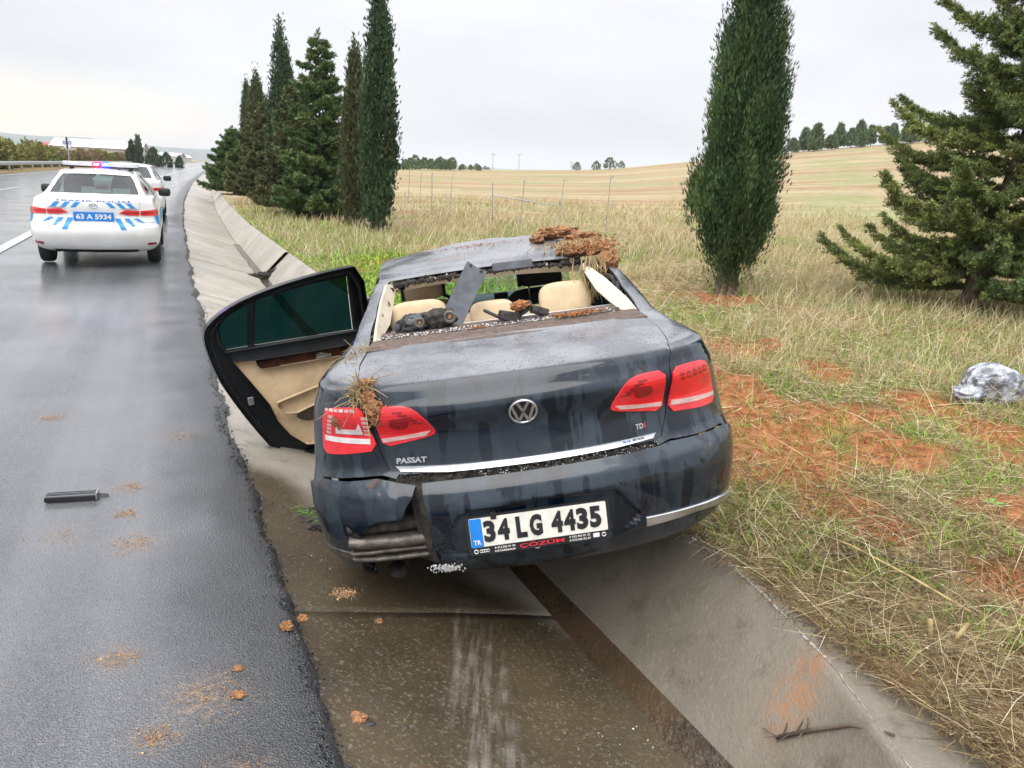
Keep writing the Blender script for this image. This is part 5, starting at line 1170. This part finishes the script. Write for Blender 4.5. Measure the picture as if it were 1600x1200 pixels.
for x, y, h in ((-7.7, 200, 7.0), (-1.15, 200, 7.2), (12.0, 200, 6.0)):
    o = empty('utility_pole', loc=(x, y, 0)); MB().tube([(0, 0, -1), (0, 0, h)], [.10, .07], 7).build('pole', M['steel'], o); MB().box((0, 0, h-.25), (1.3, .12, .12)).build('crossarm', M['steel'], o); tag(o, 'slender utility pole on the skyline of the field', 'pole', 'utility poles on the skyline')
# fence posts in the field
fence_xy = [(-4.3, 29.9, 1.3), (-3.7, 28.7, 1.2), (-2.9, 25.6, 1.3), (-2.1, 23.2, 1.25), (-.8, 22.2, 1.1), (0, 20.9, 1.25), (.98, 20.3, 1.3), (2.15, 19.6, 1.45)]
for k, (x, y, h) in enumerate(fence_xy):
    MB_ = MB().box((0, 0, h/2-.1), (.018, .018, h+.2)).box((.04, 0, h), (.09, .016, .016), Matrix.Rotation(-.7, 3, 'Y')); o = MB_.build('fence_post', M['steel'], None); o.location = (x, y, gz(x, y)); o.rotation_euler = (rr.uniform(-.05, .05), rr.uniform(-.02, .06), rr.uniform(0, 1)); tag(o, {4: 'thin pale fence post at the far end of the loose rail', 5: 'thin pale fence post halfway along the loose rail', 6: 'thin pale fence post at the near end of the loose rail', 7: 'tallest thin fence post standing closest to the broad cypress'}.get(k, 'thin pale fence post in the field behind the slender dark cypress'), 'post', 'fence posts across the field')
a, b = (-.8, 22.2), (.98, 20.3); tag(MB().tube([(a[0], a[1], gz(*a)+.75), (b[0], b[1], gz(*b)+.65)], .014, 8).build('fence_rail', M['steel']), 'thin pale rail lying between two fence posts', 'rail')
# ================================================================== grass, straw and soil of the verge
def blades(C, D, L, W, bend, col, base=None):
    """two-segment blades"""
    N = len(C); D = D/np.linalg.norm(D, axis=1)[:, None]; s = np.cross(D, RNG.normal(size=(N, 3))); s /= np.linalg.norm(s, axis=1)[:, None]+1e-9
    b = RNG.normal(size=(N, 3)); b[:, 2] = -np.abs(b[:, 2])*.6; b /= np.linalg.norm(b, axis=1)[:, None]
    L = L[:, None]; W = W[:, None]; m = C+D*L*.5+b*L*bend*.25; t = C+D*L+b*L*bend
    V = np.stack([C-s*W*.5, C+s*W*.5, m+s*W*.4, m-s*W*.4, t+s*W*.12, t-s*W*.12], 1).reshape(-1, 3)
    i = np.arange(N)[:, None]*6; F = np.concatenate([i+np.array([[0, 1, 2, 3]]), i+np.array([[3, 2, 4, 5]])], 0)
    return V, F, np.repeat(col, 6, 0)
def scatter(n, r0, r1, a0=-30, a1=46, olo=2.0):
    r = np.exp(RNG.uniform(math.log(r0), math.log(r1), n)); a = np.radians(RNG.uniform(a0, a1, n)); x, y = r*np.sin(a), r*np.cos(a); off = x-EX(y)
    ok = (off > OL(y)+olo-2.0); return x[ok], y[ok], r[ok], off[ok]
def pal(n, cs, w=None):
    cs = np.array(cs); i = RNG.choice(len(cs), n, p=w); return np.clip(cs[i]*RNG.uniform(.75, 1.25, (n, 1)), 0, 1)
STRAW = [(.42, .33, .17), (.50, .42, .25), (.30, .21, .10), (.22, .145, .07), (.56, .50, .33)]
GRASS = [(.19, .30, .045), (.25, .36, .06), (.14, .23, .04), (.31, .37, .09)]
def stuffobj(name, parts, m, label, cat):
    V = np.concatenate([p[0] for p in parts]); o = 0; F = []
    for p in parts: F.append(p[1]+o); o += len(p[0])
    ob = link(name, np_mesh(name, V, np.concatenate(F), False, dict(Col=np.concatenate([p[2] for p in parts]))), m); tag(ob, label, cat, kind='stuff'); return ob
parts = []
def keepmask(x, y, p_soil): s = soilmask(x, y); return RNG.random(len(x)) > s*(1-p_soil)
def zone(x, y):  # trampled, brown matted straw close to the ditch
    return sstep(5.2, 3.0, y)*sstep(3.4, 1.6, x-EX(y)-1.0+.6*(y < 3))
# matted straw lying on the ground
x, y, r, off = scatter(135000, 1.7, 13, 5, 64, 1.93); k = keepmask(x, y, .16) & (RNG.random(len(x)) < (.10+.90*sstep(.44, .62, fbm(x*2.6, y*2.6, 141, 4)))*(.55+.45*sstep(3, 6, y))); x, y, r = x[k], y[k], r[k]; n = len(x); z = ground_z(x, y)
D = np.stack([RNG.normal(size=n)+.3, RNG.normal(size=n)-.3, RNG.normal(0, .16, n)+.08], 1)
parts.append(blades(np.stack([x, y, z+RNG.uniform(.0, .035, n)], 1), D, RNG.uniform(.05, .17, n)*(.6+.4*sstep(2.5, 6, y)), .0014+.00048*r, .16, pal(n, STRAW, [.22, .2, .25, .18, .15])))
# dark litter near the ditch
x, y, r, off = scatter(75000, 1.7, 6.5, 12, 64, 1.9); k = RNG.random(len(x)) < zone(x, y)*.8; x, y, r = x[k], y[k], r[k]; n = len(x); z = ground_z(x, y)
D = np.stack([RNG.normal(size=n), RNG.normal(size=n), RNG.normal(0, .2, n)+.1], 1)
parts.append(blades(np.stack([x, y, z+RNG.uniform(0, .05, n)], 1), D, RNG.uniform(.03, .15, n), .0016+.0005*r, .25, pal(n, [(.13, .085, .04), (.19, .13, .06), (.09, .06, .032), (.28, .2, .1)])))
# half-lying stalks
x, y, r, off = scatter(19000, 1.9, 14, 5, 64, 2.0); k = keepmask(x, y, .2); x, y, r = x[k], y[k], r[k]; n = len(x); z = ground_z(x, y)
D = np.stack([RNG.normal(size=n)+.2, RNG.normal(size=n), RNG.uniform(.1, .9, n)], 1)
parts.append(blades(np.stack([x, y, z], 1), D, RNG.uniform(.12, .38, n), .0014+.00042*r, .3, pal(n, STRAW, [.3, .3, .12, .08, .2])))
# standing dry grass, thicker farther away
x, y, r, off = scatter(138000, 4.5, 34, -32, 60, 2.05); dens = sstep(.42, .60, fbm(x*.5, y*.5, 101, 3)+.10*sstep(9, 15, y)-.15*sstep(7, 4, y))*(.35+.65*sstep(5, 10, y)); k = (RNG.random(len(x)) < dens) & keepmask(x, y, .15); x, y, r = x[k], y[k], r[k]; n = len(x); z = ground_z(x, y)
D = np.stack([RNG.normal(0, .3, n)+.1, RNG.normal(0, .3, n), np.ones(n)], 1)
parts.append(blades(np.stack([x, y, z-.02], 1), D, RNG.uniform(.10, .34, n)*(1+.25*sstep(10, 16, y)), .0013+.00052*r, .28, pal(n, STRAW+[(.40, .36, .18)], [.26, .28, .06, .02, .26, .12])))
stuffobj('dry_grass', parts, M['grass'], 'pale dry grass and matted straw covering the verge', 'grass')
parts = []
x, y, r, off = scatter(215000, 1.9, 32, -32, 62, 2.0); g = greenmask(x, y); extra = np.zeros_like(x)
for a, b, rr_ in ((1.7, 3.0, .12), (1.5, 3.5, .22), (2.2, 3.3, .2), (2.0, 4.4, .3), (2.9, 3.6, .15), (1.9, 2.5, .10), (2.75, 4.25, .22), (2.55, 4.05, .16), (1.15, 3.35, .16), (1.30, 3.1, .12), (1.2, 3.6, .2), (1.55, 3.9, .25), (3.9, 7.0, .8), (3.0, 7.6, .7), (4.6, 6.0, .5), (2.0, 6.3, .4), (1.9, 8.3, .6), (3.4, 6.2, .4)): extra = np.maximum(extra, np.exp(-(((x-a)/rr_)**2+((y-b)/rr_)**2)))
pr_ = np.clip(g*.95*sstep(2.5, 6, y)+extra*.95+.34*sstep(.46, .6, fbm(x*3, y*3, 151, 3))+.05, 0, 1)*np.where(y > 12, .8, 1); k = (RNG.random(len(x)) < pr_) & keepmask(x, y, .25); x, y, r = x[k], y[k], r[k]; n = len(x); z = ground_z(x, y)
D = np.stack([RNG.normal(0, .55, n), RNG.normal(0, .55, n), np.ones(n)], 1)
parts.append(blades(np.stack([x, y, z-.01], 1), D, RNG.uniform(.04, .13, n)*(1+.3*sstep(8, 14, y)), .0020+.00062*r, .35, pal(n, GRASS)))
# lush weeds beside the channel behind the wreck
x, y, r, off = scatter(60000, 9, 30, -34, 0, 2.0); o2 = x-EX(y)-OL(y); dn = np.exp(-((o2-1.1)/1.2)**2)*sstep(.36, .54, fbm(x*1.1, y*1.1, 131, 3)+.06); k = RNG.random(len(x)) < dn; x, y, r = x[k], y[k], r[k]; n = len(x); z = ground_z(x, y); D = np.stack([RNG.normal(0, .6, n), RNG.normal(0, .6, n), np.ones(n)], 1)
parts.append(blades(np.stack([x, y, z-.01], 1), D, RNG.uniform(.05, .16, n), .004+.0013*r, .4, pal(n, [(.22, .36, .05), (.30, .44, .06), (.17, .29, .045)])))
stuffobj('green_grass', parts, M['grass'], 'short green grass sprouting in tufts through the straw', 'grass')
# crumbs of red soil, tar lumps, ice
it = []
for _ in range(8000):
    a, b, r_, sy = SOIL[RNG.integers(len(SOIL))]; x = RNG.normal(a, r_*.7); y = RNG.normal(b, sy*.8)
    if y < 2 or x-EX(y) < OL(y)+.05: continue
    it.append(((x, y, gz(x, y)+.004), RNG.uniform(.002, .007)*(1+(RNG.random() < .05)*1.5)))
for i, q in enumerate(it): pass
o = crumbs('soil_crumbs', it, 'soilm'); tag(o, 'loose red soil crumbs churned up beside the wreck', 'soil', kind='stuff')
it = []
for a, b, r_, k in SMEAR:
    for _ in range(int(420*k)): it.append(((RNG.normal(a, r_*.5), RNG.normal(b, r_*.45), .003), RNG.uniform(.0006, .0026)*(1+(RNG.random() < .03)*1.5)))
o = crumbs('soil_dust', it, simple('tan_soil', (.40, .25, .13), .95, var=.3, scale=40)); tag(o, 'small scatter of tan soil specks on the asphalt', 'soil', kind='stuff')
it = []
for _ in range(3600):
    y = 1.2+abs(RNG.normal(0, 1))**1.5*4.5; 
    if y > 24: continue
    d = RNG.exponential(.10) if RNG.random() < .35 else RNG.normal(-.05, .05)
    d = min(d, 1.0); x = float(EX(y))+d
    zz = -.012 if d < -.02 else (-.05 if d < .03 else ZSLAB+(ZB-ZSLAB)*(d+.1)/1.6)
    it.append(((x+(float(fbm(np.array([y*2.1]), np.array([0.]), 3)[0])-.5)*.12, y, zz+.004), RNG.uniform(.002, .0075)))
o = crumbs('asphalt_crumbs', it, 'tar'); tag(o, 'black asphalt crumbs broken off along the road edge', 'gravel', kind='stuff')
it = [((RNG.normal(1.1, .12), RNG.normal(3.35, .12), .03), RNG.uniform(.002, .006)) for _ in range(120)]+[((x_, y_, gz(x_, y_)+.03), RNG.uniform(.0015, .005)) for x_, y_ in zip(RNG.uniform(1.2, 2.3, 130), RNG.uniform(2.1, 3.6, 130)) if x_-float(EX(y_)) > 2.05]
o = crumbs('ice_crumbs', it, 'ice'); tag(o, 'scattered white glass and ice crumbs in the straw', 'debris', kind='stuff')
it = [((float(EX(y_))+.1+d_, y_, ZSLAB+(ZB-ZSLAB)*(d_+.2)/1.6+.006), RNG.uniform(.0015, .004)) for y_, d_ in zip(RNG.uniform(1.5, 3.6, 420), RNG.uniform(0, 1.2, 420))]
o = crumbs('grit', it, 'ice'); tag(o, 'pale grit sprinkled on the wet slab behind the wreck', 'grit', kind='stuff')
# ------------------------------------------------------------------ countable debris
def clod(x, y, z, r, seed, lab, m='soilm', grp=None, flat=.5):
    me = lump(seed, (r, r*.85, r*flat), .6, 4, 3.0); o = link('soil_clod', me, M[m] if isinstance(m, str) else m); o.location = (x, y, z); tag(o, lab, 'soil', grp); return o
def zslab(x, y): return ZSLAB+(ZB-ZSLAB)*((x-float(EX(y))+.1)/(float(OB(y))+.1))
TAN = simple('orange_soil', (.33, .165, .075), .95, var=.5, scale=55, bump=1.0, bscale=150)
clod(-.77, 2.45, .006, .022, 3, 'rounded orange soil clod on the crumbling asphalt edge', TAN, flat=.7); clod(-.735, 2.53, -.01, .018, 5, 'smaller orange soil clod beside the rounded one on the asphalt edge', TAN, flat=.7)
clod(-.45, 2.12, zslab(-.45, 2.12)+.004, .034, 7, 'flat orange soil lump on the slab beside the asphalt edge', TAN, flat=.16); clod(-.50, 2.78, zslab(-.5, 2.78)+.003, .022, 8, 'little orange clod on the slab left of the tyre marks', TAN, flat=.4)
clod(-.86, 2.2, .003, .017, 9, 'orange soil crumb in the dust smear on the asphalt', TAN, flat=.25); clod(-.81, 2.07, .003, .022, 10, 'elongated orange soil crumb on the asphalt', TAN, flat=.2)
def frag(name, x, y, z, d, rz, m, lab, seed): 
    me = lump(seed, d, .35, 2, 2.5); o = link(name, me, m); o.location = (x, y, z); o.rotation_euler = (0, 0, rz); tag(o, lab, 'debris'); return o
frag('asphalt_lump', -.40, 2.10, zslab(-.40, 2.1)+.006, (.020, .012, .009), .6, M['tar'], 'black asphalt lump next to the flat orange soil lump', 3)
frag('asphalt_lump', -.29, 2.13, zslab(-.29, 2.13)+.006, (.011, .009, .007), .2, M['tar'], 'small black pebble on the wet slab', 6)
frag('plastic_shard', .90, 2.02, -.16, (.030, .010, .004), -.6, M['black'], 'small black plastic shard on the sloping channel wall', 9)
# broken grille slat on the road
gsl = empty('grille_piece', Matrix.Translation((-2.10, 3.42, .006)) @ Matrix.Rotation(.30, 4, 'Z')); tag(gsl, 'broken black grille slat with light ribs lying on the asphalt', 'car part')
MB().box((0, 0, .012), (.225, .062, .024)).build('slat_body', M['black'], gsl, bevel=.004)
for k in range(4): MB().box((0, -.024+.016*k, .0265), (.220, .004, .005)).build('rib', M['greyplastic'] if k % 2 else M['alloy'], gsl)
MB().box((.112, 0, .018), (.006, .064, .030)).build('end_rib', M['alloy'], gsl); MB().add([(.115, -.02, .004), (.165, -.012, .002), (.158, .010, .012), (.115, .02, .014)], [(0, 1, 2, 3), (3, 2, 1, 0)]).build('torn_tab', M['black'], gsl)
# plastic wrapped bundle
def m_wrap():
    t = NT('crumpled_film'); n = t.noise(1, 5, t.tc('Object', (7, 16, 12)), .65); t.set(col=t.mix(t.mr(n, .42, .60), (.09, .095, .115), (.52, .56, .64)), rough=.10, spec=.8, coat=.8); t.bump(t.noise(1, 4, t.tc('Object', (14, 40, 26)), .6), 1.0, .03); return t.m
bx_, by_ = 3.60, 5.62; bun = empty('wrapped_bundle', loc=(bx_, by_, gz(bx_, by_))); tag(bun, 'bulging bundle wrapped in crumpled silvery plastic film lying in the grass', 'bundle')
me = lump(14, (.215, .17, .175), .10, 5, 1.8)
for v in me.vertices:
    q = v.co*14; v.co += v.co.normalized()*(.007*(mnoise.noise(q)+.6*mnoise.noise(q*2.2)))
me.transform(Matrix.Translation((0, 0, .13))); link('film', me, m_wrap(), bun)
me = lump(17, (.11, .09, .075), .3, 4, 3); me.transform(Matrix.Translation((-.19, -.05, .07))); link('film_end', me, m_wrap(), bun)
MB().tube([(-.27, -.06, .03), (-.20, -.10, .05)], .028, 10).build('can', M['alloy'], bun, True); MB().tube([(-.24, -.02, .10), (-.285, .0, .085)], .025, 10).build('can', M['whiteink'], bun, True)
# sticks, stubs, twig
def stick(name, pts, rs, lab, m='straw', forks=()):
    mb = MB(); mb.tube(pts, rs, 6)
    for f in forks: mb.tube(f, [.0035, .0015], 5)
    o = mb.build(name, M[m], None, True); tag(o, lab, 'stick'); return o
def gp(x, y, h=0): return (x, y, gz(x, y)+h)
stick('dry_stick', [gp(1.42, 3.36, .05), gp(1.55, 3.14, .075), gp(1.70, 2.90, .07), gp(1.86, 2.66, .04)], [.0035, .005, .006, .007], 'long pale stick lying across the matted straw', forks=([gp(1.55, 3.14, .075), gp(1.57, 3.10, .17)],))
stick('dry_stick', [gp(1.40, 3.12, .04), gp(1.65, 3.10, .06), gp(2.0, 2.95, .045)], [.005, .006, .003], 'thinner dark stick crossing below the long pale stick', 'bark')
for a, b, dx, lab in ((1.60, 2.52, -.015, 'cut pale stalk stub standing upright in the straw'), (1.66, 2.50, .035, 'cut pale stalk stub leaning away from the upright stub')):
    stick('stalk_stub', [gp(a, b, -.02), (a+dx*.6, b, gz(a, b)+.06), (a+dx*1.4, b, gz(a, b)+.115)], [.008, .009, .0085], lab)
def zwall(x, y):
    o = x-float(EX(y)); t = min(1, max(0, (o-float(OB(y)))/(float(OC(y))-float(OB(y))))); return ZB+(ZC-ZB)*t**.94
tw = [(1.00, 2.31), (1.08, 2.24), (1.16, 2.14), (1.24, 2.03)]
tp = [Vector((x, y, zwall(x, y)+.012)) for x, y in tw]
fk = [[tp[0]+(tp[1]-tp[0])*q+Vector((0, 0, .004)), tp[0]+(tp[1]-tp[0])*q+Vector((math.cos(a)*l, math.sin(a)*l, .018+l*math.cos(a)*.55))] for q, a, l in ((0, 2.2, .06), (.1, 3.0, .05), (.4, 3.6, .06), (.8, 4.0, .05), (.2, 1.0, .07), (.6, .8, .05), (.9, 1.2, .04))]
stick('broken_twig', tp, [.008, .008, .007, .005], 'bark covered broken twig lying on the channel wall', 'bark', fk)
# small broad leaved weeds
def weed(x, y, n, L, seed, lab):
    r = random.Random(seed); o = empty('weed', loc=gp(x, y, .0)); 
    for k in range(n):
        a = k*2.4+r.uniform(-.3, .3); l = L*r.uniform(.7, 1.1); d = Vector((math.cos(a), math.sin(a), .45)); s = Vector((-math.sin(a), math.cos(a), 0)); w = l*.2
        P_ = []
        for q, ww in ((0, .15), (.3, .8), (.6, 1), (.85, .6), (1, .05)): c = d*l*q-Vector((0, 0, 1))*l*.35*q*q; P_ += [c-s*w*ww, c+Vector((0, 0, -.1*w)), c+s*w*ww]
        mb = MB().add(P_, [f for i in range(4) for f in ((i*3, i*3+1, i*3+4, i*3+3), (i*3+1, i*3+2, i*3+5, i*3+4))]); mb.build('leaf', M['weed'], o, True)
    tag(o, lab, 'plant')
M['weed'] = simple('weed_leaf', (.13, .26, .045), .55, var=.3, scale=30)
weed(2.52, 3.72, 7, .075, 1, 'broad leaved weed on the red soil below the wrapped bundle'); weed(1.98, 2.76, 6, .06, 2, 'broad leaved weed next to the cut stalk stubs'); weed(1.42, 2.90, 6, .055, 3, 'small weed rosette where the long stick begins')
weed(1.58, 3.22, 6, .05, 4, 'small weed rosette in the crook of the two sticks'); weed(1.36, 2.72, 5, .05, 5, 'yellowish weed at the rim of the concrete'); weed(5.2, 22.6, 16, .5, 6, 'bright green bush left of the broad cypress out in the field')
# litter at the notch in the channel wall
for k, (dx, dy, r_) in enumerate(((0, 0, .16), (.18, .1, .12), (-.22, -.05, .10), (.32, .25, .14))):
    x, y = float(EX(14.2))+1.42+dx, 14.2+dy; clod(x, y, -.40+max(0, dx)*.5, r_, 30+k, ['brown mud heap washed out of the notch in the channel wall', 'mud lump on the lip of the channel notch', 'low mud spill in the channel bottom', 'mud bank filling the channel notch'][k], 'grime', flat=.5)
# mud dam under the open door
clod(-1.02, 3.62, zslab(-1.02, 3.62)+.005, .15, 41, 'smear of brown mud and grass on the slab under the open door', 'grime', flat=.10)
mb = MB()
for k in range(60):
    a = RNG.uniform(0, 6.28); p = Vector((-1.0+RNG.normal(0, .08), 3.66+RNG.normal(0, .04), zslab(-1.0, 3.66)+.015)); mb.tube([p, p+Vector((math.cos(a)*.05, math.sin(a)*.03, .02)), p+Vector((math.cos(a)*.10, math.sin(a)*.05, .012))], [.002, .0016, .0008], 4, False)
tag(mb.build('grass_wisp', M['weed']), 'wisps of green grass caught in the mud under the open door', 'grass')
# ------------------------------------------------------------------ what rests on the wreck
def oncar(name, me, m, lab, cat):
    o = link(name, me, M[m] if isinstance(m, str) else m); o.matrix_world = SED; tag(o, lab, cat); return o
bm = bmesh.new()
for k, (c, r) in enumerate((((.52, 1.60, 1.455), (.10, .16, .055)), ((.55, 1.42, 1.410), (.10, .13, .055)), ((.585, 1.26, 1.355), (.06, .09, .055)), ((.43, 1.40, 1.425), (.08, .08, .045)), ((.42, 1.84, 1.510), (.11, .06, .035)), ((.285, 1.72, 1.492), (.035, .10, .03)), ((.62, 1.36, 1.36), (.04, .13, .045)))):
    me = lump(50+k, (r[0], r[1], r[2]), .42, 5, 1.7); me.transform(Matrix.Translation(c)); bm.from_mesh(me); bpy.data.meshes.remove(me)
for v in bm.verts:
    q = v.co*38; v.co += Vector((mnoise.noise(q), mnoise.noise(q+Vector((9, 0, 0))), mnoise.noise(q+Vector((0, 9, 0)))))*.006+Vector((mnoise.noise(q*2.7), mnoise.noise(q*2.7+Vector((9, 0, 0))), mnoise.noise(q*2.7+Vector((0, 9, 0)))))*.007
me = bpy.data.meshes.new('soil_mound'); bm.to_mesh(me); bm.free(); me.polygons.foreach_set('use_smooth', [True]*len(me.polygons))
mound = oncar('soil_mound', me, TAN, 'heap of red soil with roots on the roof corner of the wreck', 'soil')
o = crumbs('soil_crumbs', [((RNG.normal(.50, .09), RNG.normal(1.5, .18), 1.445+RNG.normal(0, .018)), RNG.uniform(.002, .008)) for _ in range(700)]+[((RNG.normal(-.05, .13), RNG.normal(1.75, .15), 1.497), RNG.uniform(.001, .004)) for _ in range(300)], 'soilm', mound); o['kind'] = 'stuff'
mb = MB()
for k in range(46):
    x0 = RNG.normal(.50, .03); p = Vector((x0, 1.20+RNG.uniform(-.03, .03), 1.40)); l = RNG.uniform(.10, .25)
    mb.tube([p, p+Vector((RNG.normal(0, .02), -.04, -l*.4)), p+Vector((RNG.normal(.01, .03), -.03, -l))], [.003, .0024, .001], 4, False)
for k in range(50):
    p = Vector((RNG.normal(.45, .08), RNG.normal(1.38, .08), 1.45)); a = RNG.uniform(0, 6.28); l = RNG.uniform(.04, .16); mb.tube([p, p+Vector((math.cos(a)*l*.5, math.sin(a)*l*.4, .03)), p+Vector((math.cos(a)*l, math.sin(a)*l, RNG.uniform(-.04, .02)))], [.0025, .002, .001], 4, False)
mb.build('roots', M['straw'], mound)['kind'] = 'stuff'
# soil and straw on the left rear corner
CL = [(-.275, 1.045, .030), (-.262, 1.005, .034), (-.285, 1.10, .026), (-.262, .96, .018), (-.345, .955, .020)]
cl = empty('soil_clump', SED); tag(cl, 'orange soil clump with straw stuck above the broken tail light', 'soil')
for k, (u, v, r) in enumerate(CL):
    me = lump(70+k, (r, r*.45, r*.9), .6, 4, 3.2)
    for w in me.vertices: w.co += w.co.normalized()*(.004*mnoise.noise(w.co*90)+.003*mnoise.noise(w.co*210))
    me.transform(Matrix.Translation(at1(u, v, .004))); link('soil_lump', me, TAN, cl)
o = crumbs('soil_crumbs', [(at1(RNG.normal(u, r*.35), RNG.normal(v, r*.6), RNG.uniform(.002, .018)), RNG.uniform(.0015, .006)) for u, v, r in CL for _ in range(110)], TAN, cl); o['kind'] = 'stuff'
mb = MB()
for k in range(120):
    q = RNG.random(); u, v = (-.30+RNG.normal(0, .012), RNG.uniform(1.03, 1.12)) if q < .7 else (-.40+RNG.normal(0, .01), RNG.uniform(1.3, 1.6)); p = at1(u, v, .01); d = Vector((RNG.normal(0, .6), RNG.normal(-.3, .3), RNG.normal(-.1, .6))); l = RNG.uniform(.03, .10)
    mb.tube([p, p+d*l*.5+Vector((0, 0, .008)), p+d*l], [.0022, .0018, .0008], 4, False)
mb.build('straw_wisp', M['straw'], cl)['kind'] = 'stuff'
# parts lying in the rear window
pan = empty('loose_trim_board', SED); tag(pan, 'long dark grey plastic panel sticking up through the missing rear window', 'car part')
pm = MB(); A_, B_ = Vector((-.245, .93, 1.19)), Vector((-.085, 1.12, 1.425)); ax = (B_-A_).normalized(); sd = Vector((1, .15, -.55)); sd = (sd-ax*sd.dot(ax)).normalized(); nn = ax.cross(sd)
prf = [(-.055, 0), (-.050, -.016), (0, -.022), (.050, -.016), (.055, 0), (.045, .0), (0, -.008), (-.045, 0)]
V = [p+sd*a+nn*-b for p in (A_, (A_+B_)/2+nn*.004, B_) for a, b in prf]; F = [(i*8+k, i*8+(k+1) % 8, i*8+8+(k+1) % 8, i*8+8+k) for i in range(2) for k in range(8)]+[tuple(range(8))[::-1], tuple(range(16, 24))]
pm.add(V, F).build('panel', M['greyplastic'], pan, smooth=True, auto=35)
for s in (-1, 1): c = B_-ax*.012+sd*.03*s-nn*.001; MB().box(c, (.010, .010, .010)).build('clip_hole', M['ink'], pan)
mp_ = empty('mechanical_part', SED); tag(mp_, 'dirty black cylindrical car part lying on the parcel shelf', 'car part')
me = lump(81, (.085, .055, .048), .3, 4, 2.2); me.transform(Matrix.Translation((-.30, .86, 1.225))); link('housing', me, M['grime'], mp_)
me = lump(82, (.075, .05, .045), .3, 4, 2.6); me.transform(Matrix.Translation((-.42, .86, 1.215))); link('housing', me, M['black'], mp_)
MB().tube([(-.50, .88, 1.20), (-.44, .86, 1.215), (-.37, .85, 1.225)], [.03, .045, .04], 14).build('barrel', M['greyplastic'], mp_, True)
for c, r in (((-.245, .815, 1.235), .030), ((-.385, .815, 1.225), .024)):
    MB().add(*disc(lambda a, b, z=0: Vector(c)+Vector((a, -z, b)), r*.5, r, 0, .010, 24)).build('flange', M['beam'], mp_, True); MB().tube([Vector(c)+Vector((0, .012, 0)), Vector(c)+Vector((0, -.012, 0))], r*.35, 12).build('bolt_head', simple('rusty_bolt', (.22, .13, .06), .7, .3), mp_)
bl = empty('broken_trim', SED); tag(bl, 'crumpled black trim piece with rusty soil on the shelf in front of the headrest', 'car part')
for k, (c, d, r) in enumerate((((.03, .80, 1.205), (.10, .05, .035), (.2, .3, .5)), ((.10, .82, 1.225), (.09, .06, .02), (.5, -.5, -.3)), ((.17, .80, 1.21), (.08, .05, .03), (-.3, .4, .2)), ((-.04, .82, 1.215), (.11, .03, .012), (.1, .55, -.1)))):
    MB().box(c, d, Euler(r).to_matrix()).build('trim_fragment', M['black' if k % 2 else 'grime'], bl, bevel=.006)
me = lump(85, (.042, .03, .022), .6, 4, 3.5); me.transform(Matrix.Translation((.085, .80, 1.245))); link('rust_cake', me, M['soilm'], bl)
o = crumbs('soil_smear', [((RNG.normal(.33, .06), RNG.normal(.715, .012), 1.186+abs(RNG.normal(0, .005))), RNG.uniform(.002, .009)) for _ in range(260)]+[((RNG.normal(-.12, .03), RNG.normal(.72, .01), 1.184), RNG.uniform(.002, .006)) for _ in range(50)], 'soilm'); o.matrix_world = SED
tag(o, 'crumbly strip of red soil on the parcel shelf', 'soil', kind='stuff')
# ================================================================== thin air haze
hz = MB().box((-600, 2000, 44), (4400, 4300, 92)).build('haze', None); tag(hz, kind='stuff')
hm = bpy.data.materials.new('haze_air'); hm.use_nodes = True; ht = hm.node_tree; ht.nodes.clear()
ho = ht.nodes.new('ShaderNodeOutputMaterial'); hv = ht.nodes.new('ShaderNodeVolumePrincipled'); hv.inputs['Color'].default_value = (.86, .90, .96, 1); hv.inputs['Density'].default_value = .00022
ht.links.new(hv.outputs[0], ho.inputs['Volume']); hz.data.materials.clear(); hz.data.materials.append(hm)
